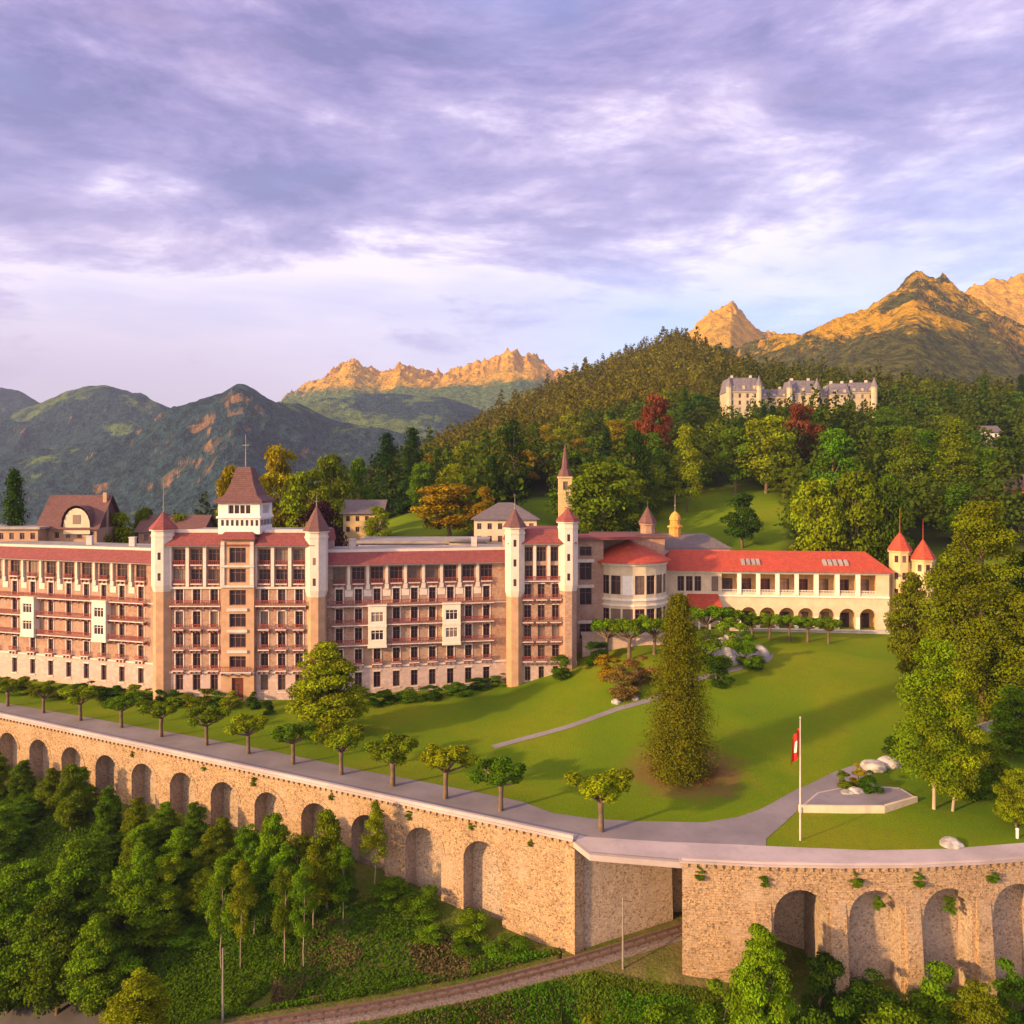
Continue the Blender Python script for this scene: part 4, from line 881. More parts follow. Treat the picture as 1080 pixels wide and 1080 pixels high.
# ------------------------------------------------------------------ other buildings
def house(name, label, cat, px0, px1, Y, y_eave, y_ridge, depth, wall, roofm, ridge='x', ny=2, nx=4, zb=None):
    x0, x1 = px_u(px0) * Y, px_u(px1) * Y; ze = HC - (y_eave - YH) * Y / F; zr = HC - (y_ridge - YH) * (Y + depth / 2) / F
    g = min(float(G(x0, Y)), float(G(x1, Y)), float(G(x1, Y + depth)), float(G(x0, Y + depth))) - 1 if zb is None else zb
    h_ = thing(name, ((x0 + x1) / 2, Y + depth / 2, g), label, cat)
    fr = Fr((x0, Y), (x1, Y)); w = MB(); n = nx; step = fr.len / n; ops = []
    for j in range(ny):
        for k in range(n): ops.append((step * (k + 0.5) - 0.55, step * (k + 0.5) + 0.55, ze - 2.4 - 3.1 * j, ze - 0.9 - 3.1 * j))
    fr.wall(w, 0, fr.len, g, ze, ops, rev=0.25)
    w.face([(x0, Y, g), (x0, Y, ze), (x0, Y + depth, ze), (x0, Y + depth, g)]); w.face([(x1, Y, g), (x1, Y + depth, g), (x1, Y + depth, ze), (x1, Y, ze)]); w.face([(x0, Y + depth, g), (x0, Y + depth, ze), (x1, Y + depth, ze), (x1, Y + depth, g)])
    if ridge == 'y': w.face([(x0, Y, ze), (x1, Y, ze), ((x0 + x1) / 2, Y, zr - 0.3)])
    w.build('wall', wall, h_)
    for q in ops: put_window(h_, fr, (q[0] + q[1]) / 2, q[2], 1.1, 1.5, 2, depth=0.2)
    r = MB(); e = 0.9
    if ridge == 'hip':
        i = min(depth, fr.len) / 2; hip_roof(r, fr, -e, fr.len + e, e, -depth - e, ze, zr, i, i * 0.9, i)
    elif ridge == 'flat': fr.box(r, -e, fr.len + e, -depth - e, e, ze, ze + 0.5)
    elif ridge == 'x':
        ym = Y + depth / 2
        for yy, s in ((Y - e, 1), (Y + depth + e, -1)): r.face([(x0 - e, yy, ze - 0.3), (x1 + e, yy, ze - 0.3), (x1 + e, ym, zr), (x0 - e, ym, zr)][::s])
        for xx, s in ((x0, 1), (x1, -1)): r.face([(xx, Y, ze), (xx, ym, zr - 0.25), (xx, Y + depth, ze)][::s])
    else:
        xm = (x0 + x1) / 2
        for xx, s in ((x0 - e, -1), (x1 + e, 1)): r.face([(xx, Y - e, ze - 0.5), (xx, Y + depth + e, ze - 0.5), (xm, Y + depth + e, zr), (xm, Y - e, zr)][::s])
    r.build('roof', roofm, h_)
    return h_, fr, ze, zr
# big-roofed house at the left
hg, fr, ze, zr = house('gabled_house', 'large house with steep brown roof and rounded cream gable behind the left hotel wing', 'house', 42, 102, 192, 557, 522, 12, 'ochre_plaster', 'roof_brown', 'x', 1, 5)
g = MB(); x0 = fr.at(68); x1 = fr.at(96); xm = (x0 + x1) / 2; N = 10; w = (x1 - x0) / 2
A = [(xm - w * math.cos(math.pi * j / N), ze + 0.2 + 4.6 * math.sin(math.pi * j / N) ** 0.9) for j in range(N + 1)]
for (s0, z0), (s1, z1) in zip(A[:-1], A[1:]): g.face([fr.pt(s0, 0.5, ze - 1.4), fr.pt(s1, 0.5, ze - 1.4), fr.pt(s1, 0.5, z1), fr.pt(s0, 0.5, z0)])
g.build('gable', 'cream_plaster', hg)
g = MB()
A2 = [(xm - (w + 0.35) * math.cos(math.pi * j / N), ze + 0.3 + 5.1 * math.sin(math.pi * j / N) ** 0.9) for j in range(N + 1)]
for (s0, z0), (s1, z1) in zip(A2[:-1], A2[1:]): g.face([fr.pt(s0, 1.1, z0), fr.pt(s1, 0.75, z1), fr.pt(s1, -5, z1), fr.pt(s0, -5, z0)])
g.build('gable_roof', 'roof_brown', hg)
g = MB(); fr.box(g, xm - 0.9, xm + 0.9, 0.52, 0.6, ze + 1.0, ze + 3.2); g.build('gable_window', 'window_glass', hg)
g = MB(); fr.box(g, fr.at(101) - 0.6, fr.at(101) + 0.3, -5.5, -4.5, ze, zr + 0.6); g.build('chimney', 'ochre_plaster', hg)
house('flat_roofed_building', 'low flat roofed building at the left edge beside the house with the rounded gable', 'building', -60, 40, 188, 558, 554, 10, 'ochre_plaster', 'flat_roof', 'flat', 1, 9)
house('chalet', 'small dark roofed chalet behind the left turret of the hotel centre', 'chalet', 146, 212, 200, 560, 543, 10, 'hotel_stone', 'roof_brown', 'x', 1, 4)
house('yellow_house', 'small yellow house with a grey roof beside the dark purple beech', 'house', 362, 402, 232, 541, 527, 12, 'yellow_plaster', 'roof_slate', 'x', 2, 4)
house('villa', 'cream villa with a grey hipped roof behind the right hotel wing', 'villa', 500, 566, 198, 548, 530, 15, 'cream_plaster', 'roof_slate', 'hip', 2, 6)
house('annex', 'low grey flat roofed annex behind the roof of the right hotel wing', 'annex', 378, 470, 190, 573, 570, 16, 'pale_stone', 'flat_roof', 'flat', 1, 8)
house('garage', 'low cream flat roofed garage between the villa and the grey annex', 'garage', 474, 512, 186, 571, 570, 9, 'cream_plaster', 'flat_roof', 'flat', 1, 4)
house('red_building', 'red walled house at the right edge of the wooded slope', 'house', 1056, 1120, 255, 516, 500, 14, 'red_wall', 'roof_brown', 'x', 2, 5)
house('white_house', 'pale house half hidden among the trees at the far right', 'house', 1040, 1054, 330, 455, 449, 6, 'white_paint', 'roof_slate', 'x', 2, 2)
bt = thing('bell_tower', (15.5, 232, 20), 'slender yellow tower with a pointed spire rising behind the right hotel turret', 'tower')
X, Y = px_u(596) * 232, 232.0; b = MB(); hs = 1.9
for q in (Fr((X - hs, Y - hs), (X + hs, Y - hs)), Fr((X - hs, Y + hs), (X - hs, Y - hs)), Fr((X + hs, Y - hs), (X + hs, Y + hs)), Fr((X + hs, Y + hs), (X - hs, Y + hs))):
    q.wall(b, 0, 2 * hs, 12, 44, [(1.2, 2.6, 40.2, 42.6)], rev=0.4); q.box(b, -0.3, 2 * hs + 0.1, 0.0, 0.3, 43.5, 44.0); q.box(b, -0.2, 2 * hs + 0.05, 0.0, 0.2, 39.0, 39.3)
b.build('wall', 'yellow_plaster', bt)
b = MB(); b.box(X - 1.3, X + 1.3, Y - 1.5, Y + 1.5, 40.0, 42.8); b.build('belfry_opening', 'window_glass', bt)
b = MB(); b.ring(X, Y, [(2.4 * 1.0, 44.0), (1.7, 45.6), (1.1, 46.4), (0.95, 48.2), (0.1, 53.6)], 8, 0, R(22.5)); b.tube([(X, Y, 53.4), (X, Y, 55)], [0.08, 0.03], 5); b.build('spire', 'roof_brown', bt)
# hilltop castle-like hotel
cz = 71.0; CY = 452.0
cas = thing('hilltop_hotel', (px_u(845) * CY, CY + 8, cz), 'cream castle-like hotel with slate mansard roofs on the wooded hill', 'hotel')
def cblock(p0, p1, y_top, y_eave, dy=0, d=14, dorm=3):
    Yb = CY + dy; f = Fr((px_u(p0) * Yb, Yb), (px_u(p1) * Yb, Yb)); ze = HC + (YH - y_eave) / F * Yb; zt = HC + (YH - y_top) / F * Yb
    w = MB(); n = max(2, int(f.len / 4)); st = f.len / n; ops = [(st * (k + 0.5) - 0.7, st * (k + 0.5) + 0.7, z, z + 2.3) for k in range(n) for z in np.arange(ze - 3.4, cz - 2, -3.9)]
    f.wall(w, 0, f.len, cz - 8, ze, ops); f.box(w, -0.2, f.len + 0.2, 0.002, 0.4, ze - 0.5, ze)
    for a, sg in ((0, 1), (f.len, -1)):
        p = [f.pt(a, 0, cz - 8), f.pt(a, 0, ze), f.pt(a, -d, ze), f.pt(a, -d, cz - 8)]; w.face(p if sg > 0 else p[::-1])
    w.build('wall', 'castle_plaster', cas)
    for q in ops: put_window(cas, f, (q[0] + q[1]) / 2, q[2], 1.4, 2.3, 2)
    r = MB(); hip_roof(r, f, -0.4, f.len + 0.4, 0.4, -d, ze, zt, 2.2, 1.6, 2); o = r.build('roof', 'slate', cas)
    for k in range(dorm): dm_ = MB(); a = f.len * (k + 0.5) / dorm; f.box(dm_, a - 0.7, a + 0.7, -2.0, 0.02, ze, ze + (zt - ze) * 0.42); dm_.build('dormer', 'castle_plaster', o)
    for k in range(2): c_ = MB(); a = f.len * (0.2 + 0.6 * k); f.box(c_, a - 0.6, a + 0.6, -6, -4.8, zt - 0.2, zt + 1.7); c_.build('chimney', 'pale_stone', o)
cblock(768, 801, 398, 413, -4, 18, 3); cblock(801.5, 832, 410, 419, 2, 12, 3); cblock(832.5, 862, 401, 415, -2, 14, 3); cblock(862.5, 876, 410, 419, 2, 12, 2); cblock(876.5, 896, 404, 416, -3, 14, 2); cblock(896.5, 923, 403, 414, -1, 14, 3)

for px, y0, y1, y2 in ((769, 413, 409, 397), (800.5, 412, 408, 396), (833, 414, 410, 399), (861.5, 414, 410, 399), (922, 413, 409, 398)):      # corner turrets
    Yt = CY - 3.5; X = px_u(px) * Yt; zz = lambda y: HC + (YH - y) / F * Yt
    b = MB(); b.ring(X, Yt, [(1.7, cz - 8), (1.7, zz(y1)), (2.0, zz(y1) + 0.05), (2.0, zz(y1) + 0.5)], 10); t = b.build('turret_wall', 'castle_plaster', cas)
    b = MB(); b.ring(X, Yt, [(2.2, zz(y1) + 0.5), (1.3, zz(y1) + 2.6), (0.1, zz(y2))], 10); b.build('turret_roof', 'slate', t)

# ------------------------------------------------------------------ foliage prototypes
def leaf_mesh(name, C, Nn, size, v, aspect=0.62, zs=1.0):     # zs: leaves flattened to stay leaf shaped when the crown is stretched upward
    n = len(C); Nn = Nn / (np.linalg.norm(Nn, axis=1)[:, None] + 1e-9)
    t = rng.normal(size=(n, 3)); t -= (t * Nn).sum(1)[:, None] * Nn; t /= np.linalg.norm(t, axis=1)[:, None] + 1e-9; b = np.cross(Nn, t)
    s = size[:, None]; bend = Nn * s * 0.18
    V = np.stack([C - t * s * 0.5 - bend, C + b * s * 0.5 * aspect, C + t * s * 0.5 - bend, C - b * s * 0.5 * aspect], 1).reshape(-1, 3)
    V = V.reshape(n, 4, 3); V[..., 2] = C[:, None, 2] + (V[..., 2] - C[:, None, 2]) * zs
    me = bpy.data.meshes.new(name); me.vertices.add(4 * n); me.vertices.foreach_set('co', V.ravel().astype(np.float32))
    me.loops.add(4 * n); me.loops.foreach_set('vertex_index', np.arange(4 * n, dtype=np.int32)); me.polygons.add(n)
    me.polygons.foreach_set('loop_start', np.arange(0, 4 * n, 4, dtype=np.int32)); me.polygons.foreach_set('loop_total', np.full(n, 4, dtype=np.int32))
    at = me.attributes.new('v', 'FLOAT', 'FACE'); at.data.foreach_set('value', v.astype(np.float32))
    me.materials.append(MAT['leaves']); me.update(); me.validate(); return me
def sph(n): d = rng.normal(size=(n, 3)); return d / np.linalg.norm(d, axis=1)[:, None]
def blob_pts(lobes, n, leaf):
    """leaves spread over and inside a set of lobes; lobes: (x,y,z,rx,rz,v)"""
    Lb = np.array(lobes); w = Lb[:, 3] ** 2; k = rng.choice(len(Lb), n, p=w / w.sum()); d = sph(n); d[:, 2] = np.where((d[:, 2] < -0.2) & (rng.random(n) < 0.6), -d[:, 2], d[:, 2])
    q = Lb[k]; rad = 0.55 + 0.5 * rng.random(n) ** 0.6 + 0.10 * rng.normal(size=n)
    C = q[:, :3] + d * rad[:, None] * np.stack([q[:, 3], q[:, 3], q[:, 4]], 1)
    return C, d + 0.55 * rng.normal(size=(n, 3)), leaf * (0.7 + 0.6 * rng.random(n)), np.clip(0.60 * q[:, 5] + 0.40 * rng.random(n), 0, 1)
def crown_round(n, leaf, nl=26, egg=0.0, low=0.16, tall=1.0, taper=0.25, qs=1.0):
    lobes = []
    for i in range(nl):
        z = rng.random(); zz = low + (1 - low) * z * 0.9 + 0.03
        prof = math.sqrt(max(0.02, 1 - (2 * z - 1 + egg) ** 2 * 0.8)) if z < 0.5 + egg / 2 else math.sqrt(max(0.03, 1 - ((z - 0.5) * 1.9) ** 2))
        prof *= 1.12 - taper * z
        a = rng.random() * 2 * math.pi; r = 0.5 * prof * math.sqrt(rng.random()) * 0.82; q = qs * (0.13 + 0.10 * rng.random()) * (0.7 + 0.5 * prof)
        lobes.append((r * math.cos(a), r * math.sin(a), zz, q, q * 0.75 * (0.62 if tall < 1.2 else 0.5), rng.random()))
    return blob_pts(lobes, n, leaf)
def crown_conifer(n, leaf, r=0.5, power=0.85, low=0.06, fat=0.0, droop=0.10):
    """branch whorls; unit height"""
    nb = int(n / 34); C = []; N_ = []; v = []
    z = low + (1 - low) * (rng.random(nb) ** 1.25); a = rng.random(nb) * 2 * math.pi; t = (z - low) / (1 - low)
    R_ = r * ((1 - t) ** power) * (0.58 + 0.52 * rng.random(nb)) * (1 if not fat else np.clip(0.72 + 1.6 * t, 0, 1)) + 0.012
    if fat: t = (np.floor(t * 30) + 0.35 * rng.random(nb)) / 30; z = low + (1 - low) * t; z = z + 0.006 * np.sin(3 * a + 7 * t * 30)
    per = 34; f = rng.random((nb, per)) ** 0.6
    x = np.cos(a)[:, None] * R_[:, None] * f; y = np.sin(a)[:, None] * R_[:, None] * f; zz = z[:, None] - droop * R_[:, None] / r * f ** 1.3 * 1.0 + 0.012 * rng.normal(size=(nb, per))
    x = x + 0.035 * r * 2 * rng.normal(size=x.shape) * (0.4 + f); y = y + 0.035 * r * 2 * rng.normal(size=x.shape) * (0.4 + f)
    C = np.stack([x, y, zz], -1).reshape(-1, 3); out = np.stack([np.cos(a)[:, None] + 0 * f, np.sin(a)[:, None] + 0 * f, 0.6 + 0 * f], -1).reshape(-1, 3)
    m = len(C); vb = np.repeat(rng.random(nb), per)
    return C, out + 0.6 * rng.normal(size=(m, 3)), leaf * (0.7 + 0.6 * rng.random(m)), np.clip(0.4 * vb + 0.6 * rng.random(m), 0, 1)
def trunk_mesh(name, r0, h, limbs=6, reach=0.26, mat='bark', fork=0.35, lean=0.02):
    mb = MB(); P = [(0, 0, -0.04)]; x = y = 0
    for k in range(1, 6): x += lean * rng.normal(); y += lean * rng.normal(); P.append((x, y, h * k / 5))
    mb.tube(P, [r0 * 1.25, r0, r0 * 0.82, r0 * 0.66, r0 * 0.45, r0 * 0.15], 7)
    for i in range(limbs):
        z0 = h * (fork + (0.9 - fork) * i / max(1, limbs)); a = i * 2.4 + rng.random(); q = reach * (0.7 + 0.6 * rng.random()) * (1.2 - 0.95 * z0 / h)
        b = np.array([np.interp(z0, [p[2] for p in P], [p[0] for p in P]), np.interp(z0, [p[2] for p in P], [p[1] for p in P]), z0]); d = np.array([math.cos(a), math.sin(a), 0.7])
        mb.tube([b, b + d * q * 0.5, b + d * q + np.array([0, 0, 0.04])], [r0 * 0.42, r0 * 0.28, r0 * 0.08], 5)
    return mb.mesh(name, mat, smooth=True)
PROTO = {}
def proto(kind, crowns, trunks): PROTO[kind] = (crowns, trunks)
LM = lambda a, zs=0.7: leaf_mesh('crown', *a, zs=zs)
proto('broadleaf', [LM(crown_round(7000, 0.052, 38, qs=0.84)) for _ in range(5)], [trunk_mesh('trunk', 0.028, 0.8) for _ in range(2)])
proto('tall', [LM(crown_round(7000, 0.046, 42, low=0.10, tall=1.5, taper=0.55), 0.5) for _ in range(4)], [trunk_mesh('trunk', 0.022, 0.85) for _ in range(2)])
proto('near', [LM(crown_round(26000, 0.034, 105, low=0.08, tall=1.4, taper=0.60, qs=0.66)) for _ in range(5)], [trunk_mesh('trunk', 0.022, 0.86, 10) for _ in range(2)])
proto('slim', [LM(crown_round(9000, 0.042, 30, low=0.28, tall=1.6, taper=0.5, qs=0.8), 0.38) for _ in range(3)], [trunk_mesh('trunk', 0.013, 0.9, 7, 0.16, 'birch_bark') for _ in range(2)])
proto('birch', [LM(crown_round(34000, 0.028, 110, low=0.10, tall=1.5, taper=0.55, qs=0.66), 0.5) for _ in range(3)], [trunk_mesh('trunk', 0.018, 0.9, 9, 0.2, 'birch_bark', 0.2) for _ in range(2)])
proto('massive', [LM(crown_round(70000, 0.020, 170, low=0.04, tall=1.5, taper=0.66, qs=0.6), 0.55) for _ in range(1)], [trunk_mesh('trunk', 0.022, 0.86, 10)])
proto('spruce', [LM(crown_conifer(10000, 0.052, 0.72, 0.8), 0.4) for _ in range(3)], [trunk_mesh('trunk', 0.022, 0.9, 0)])
proto('giant', [LM(crown_conifer(60000, 0.027, 0.62, 0.60, 0.012, 0.7, 0.06), 0.42)], [trunk_mesh('trunk', 0.045, 0.95, 0)])
proto('bush', [LM(crown_round(6000, 0.055, 20, low=-0.12), 0.9) for _ in range(4)], [trunk_mesh('stem', 0.03, 0.6, 6, 0.3, 'bark', 0.02)])
def pollard(seed):
    lobes = []; mb = MB(); mb.tube([(0, 0, -0.04), (0.01, 0, 0.3), (0, 0.01, 0.56)], [0.055, 0.042, 0.05], 8)
    for i in range(9):
        a = i * 2 * math.pi / 9 + rng.random() * 0.4; q = 0.26 + 0.24 * rng.random(); z = 0.66 + 0.18 * rng.random()
        e = np.array([q * math.cos(a), q * math.sin(a), z]); mb.tube([(0, 0, 0.5), e * np.array([0.5, 0.5, 0.86]), e], [0.028, 0.02, 0.012], 5)
        for _ in range(2): lobes.append((e[0] * (0.8 + 0.3 * rng.random()), e[1] * (0.8 + 0.3 * rng.random()), z + 0.03 + 0.06 * rng.random(), 0.11 + 0.05 * rng.random(), 0.11, rng.random()))
    for _ in range(5): a = rng.random() * 6.3; lobes.append((0.12 * math.cos(a), 0.12 * math.sin(a), 0.84, 0.12, 0.09, rng.random()))
    return LM(blob_pts(lobes, 5200, 0.058)), mb.mesh('trunk', 'bark', smooth=True)
pq = [pollard(i) for i in range(4)]; proto('pollard', [p[0] for p in pq], [p[1] for p in pq])

C_ = {  # crown colours (base colour of leaves) and the word for each
 'olive': (0.120, 0.155, 0.003), 'warm olive': (0.128, 0.112, 0.004), 'yellow-green': (0.185, 0.235, 0.004), 'golden': (0.270, 0.190, 0.004), 'mid green': (0.078, 0.152, 0.003), 'dark green': (0.038, 0.090, 0.004),
 'fresh green': (0.120, 0.212, 0.003), 'deep olive': (0.088, 0.110, 0.004), 'blackish green': (0.020, 0.050, 0.006), 'copper': (0.150, 0.040, 0.014), 'dark purple': (0.040, 0.012, 0.018), 'russet': (0.22, 0.14, 0.030)}
NAMES = {'broadleaf': ('broadleaf_tree', 'tree'), 'tall': ('tall_tree', 'tree'), 'near': ('broadleaf_tree', 'tree'), 'massive': ('massive_tree', 'tree'), 'slim': ('slim_tree', 'tree'), 'birch': ('birch_tree', 'tree'), 'spruce': ('spruce_tree', 'tree'), 'giant': ('giant_conifer', 'tree'), 'bush': ('bush', 'bush'), 'pollard': ('pollarded_plane_tree', 'tree')}
TREES = []; _c = [0]
def put_tree(kind, loc, h, w, colour, label=None, group=None):
    cr, tr = PROTO[kind]; _c[0] += 1; k = _c[0]
    o = bpy.data.objects.new(NAMES[kind][0], None); COL.objects.link(o); o.location = loc; o.scale = (w, w, h); o.rotation_euler = (0, 0, rng.random() * 6.28); o.empty_display_size = 0.3
    c = bpy.data.objects.new('crown' if kind != 'bush' else 'foliage', cr[k % len(cr)]); COL.objects.link(c); c.parent = o
    j = 1 + 0.07 * rng.normal(size=3) * np.array([1, 0.6, 0.8]); col = np.clip(np.array(C_[colour]) * j * (0.85 + 0.3 * rng.random()), 0.004, 0.6); c.color = (*col, 1)
    t = bpy.data.objects.new('trunk' if kind != 'bush' else 'stem', tr[(k if len(tr) < len(cr) or kind != 'pollard' else k) % len(tr)]); COL.objects.link(t); t.parent = o
    tag(o, label, NAMES[kind][1], group); TREES.append([o, kind, colour, h, w, group])
    return o
def tree_px(kind, px, py, top, wpx, colour, label=None, group=None, fn=G, Y=None):
    """base of the trunk seen at (px, py), top of the crown at row top, crown wpx wide"""
    if Y is None: X, Y, z = hit(px, py, fn)
    else: X = px_u(px) * Y; z = float(fn(X, Y))
    zt = HC - (top - YH) * Y / F
    return put_tree(kind, (X, Y, z - 0.1), max(1.2, zt - z + 0.1), wpx * Y / F, colour, label, group)

# ------------------------------------------------------------------ trees and shrubs of the terrace
big = tree_px('giant', 716, 816, 626, 72, 'warm olive', 'giant dense conifer standing alone on a brown bed in the lawn')
tree_px('near', 345, 778, 672, 96, 'yellow-green', 'round yellow-green tree in front of the hotel beside the promenade')
PRO = [(8, 745), (46, 752), (85, 760), (128, 767.5), (170, 777), (218, 786), (262, 795), (309, 806), (360, 817), (414, 829), (470, 842), (528, 855), (634, 877)]
ORD = lambda k: ['first', 'second', 'third', 'fourth', 'fifth', 'sixth', 'seventh', 'eighth', 'ninth', 'tenth', 'eleventh', 'twelfth', 'thirteenth', 'fourteenth', 'fifteenth', 'sixteenth', 'seventeenth'][k - 1]
ords = ['first', 'second', 'third', 'fourth', 'fifth', 'sixth', 'seventh', 'eighth', 'ninth', 'tenth', 'eleventh', 'twelfth', 'last']
for i, (px, py) in enumerate(PRO):
    Y = F * HC / (py - YH); hgt = 5.3 + 1.3 * min(1, px / 420) if i < 12 else 6.9
    put_tree('pollard', (px_u(px) * Y, Y, 0.0), hgt * (0.94 + 0.12 * rng.random()), (5.6 + 1.4 * min(1, px / 420)) * (0.92 + 0.16 * rng.random()), ['yellow-green', 'olive', 'yellow-green', 'mid green'][i % 4],
             (f'{ords[i]} pollarded plane from the left along the promenade' if i < 12 else 'thick trunked pollarded plane on the promenade nearest the bridge'), 'pollarded planes along the promenade')
# shrubs
SH = [  # px, py, top, w, colour, label
 (640, 716, 690, 34, 'golden', 'golden shrub at the foot of the round pavilion terrace'), (655, 735, 700, 40, 'russet', 'russet shrub left of the giant conifer beside the path'),
 (632, 700, 675, 30, 'dark green', 'dark shrub below the link between hotel and pavilion'), (675, 722, 690, 36, 'russet', 'russet bush directly behind the left edge of the giant conifer'),
 (592, 715, 690, 26, 'mid green', 'green bush at the right corner of the hotel end block'), (267, 748, 729, 16, 'dark green', 'clipped dark bush right of the hotel door'),
 (283, 752, 738, 18, 'dark green', 'low dark bush in front of the hotel right of its door'), (748, 705, 662, 40, 'mid green', 'green bush right of the giant conifer in the rock garden'),
 (772, 690, 650, 36, 'fresh green', 'bright green bush in the rock garden near the porch'), (790, 705, 668, 30, 'mid green', 'green bush at the right end of the rock garden'),
 (757, 722, 690, 30, 'dark green', 'dark bush between the giant conifer and the rocks'), (918, 835, 812, 24, 'dark green', 'dark rounded bush on the patio with the pale wall'),
 (889, 832, 812, 18, 'olive', 'small olive shrub at the left of the patio'), (905, 828, 805, 18, 'golden', 'small tan shrub behind the patio rocks')]
for px, py, top, w, c, lb in SH: tree_px('bush', px, py, top, w, c, lb)
for i, (px, py, w) in enumerate([(409, 740, 20), (432, 738, 26), (455, 736, 22), (482, 732, 26), (506, 727, 24), (528, 722, 20), (392, 744, 18)]):
    tree_px('bush', px, py, py - 13, w + 6, ['dark green', 'mid green'][i % 2], f'low hedge bush at the foot of the right hotel wing, {ords[[1,2,3,4,5,6,0][i]]} from the left', 'hedge bushes at the foot of the right hotel wing')
k = 0
for px in range(4, 250, 15):
    py = 727 + px * 0.075 + 5 * rng.random(); k += 1
    tree_px('bush', px, py, py - 14 - 5 * rng.random(), 20 + 8 * rng.random(), ['olive', 'yellow-green', 'mid green', 'dark green', 'russet'][int(rng.integers(0, 4 + (k % 5 == 0)))], f'bushy shrub in the bed below the left hotel wing, {ORD(k)} from the left', 'shrubs in the bed below the left hotel wing')
# flat crowned planes on the pavilion and arcade terraces
for i, (px, py, top, w) in enumerate([(664, 696, 650, 46), (690, 690, 650, 40), (640, 694, 652, 36), (745, 678, 640, 44), (765, 674, 640, 36)]):
    tree_px('pollard', px, py, top, w, 'fresh green', ['flat crowned plane in the middle of the terrace before the round pavilion', 'flat crowned plane at the right of the pavilion terrace', 'flat crowned plane at the left of the pavilion terrace', 'flat crowned plane in front of the red porch roof', 'flat crowned plane right of the red porch roof'][i], 'planes on the pavilion terrace')
for i, (px, py) in enumerate([(793, 671), (812, 672), (832, 673), (852, 674), (874, 676)]):
    tree_px('pollard', px, py + 3, py - 24, 30, 'fresh green', f'{ords[i]} flat crowned plane from the left in front of the arcade building', 'planes in front of the arcade building')
# right hand trees
tree_px('birch', 985, 853, 668, 92, 'yellow-green', 'tall light leaved birch with pale trunks behind the patio')
tree_px('birch', 1004, 855, 690, 70, 'yellow-green', 'yellow-green birch with a pale trunk right of the tall birch')
tree_px('massive', 1034, 770, 518, 140, 'olive', 'massive tapering olive-green tree towering at the right edge of the lawn')
tree_px('near', 962, 722, 598, 64, 'olive', 'olive-green tree covering the right end of the arcade building')
tree_px('near', 1082, 760, 575, 80, 'dark green', 'dark leafy tree at the right edge behind the massive olive tree')
tree_px('near', 1068, 800, 722, 60, 'mid green', 'leafy green tree low on the right edge beside the bank')
tree_px('bush', 1050, 832, 780, 56, 'fresh green', 'wide green bush right of the birches')
tree_px('bush', 1020, 838, 800, 44, 'mid green', 'green bush behind the birch trunks')
tree_px('near', 1072, 872, 808, 52, 'yellow-green', 'small yellow-green tree by the road at the right edge')
tree_px('bush', 950, 800, 770, 34, 'dark green', 'dark bush left of the birches')
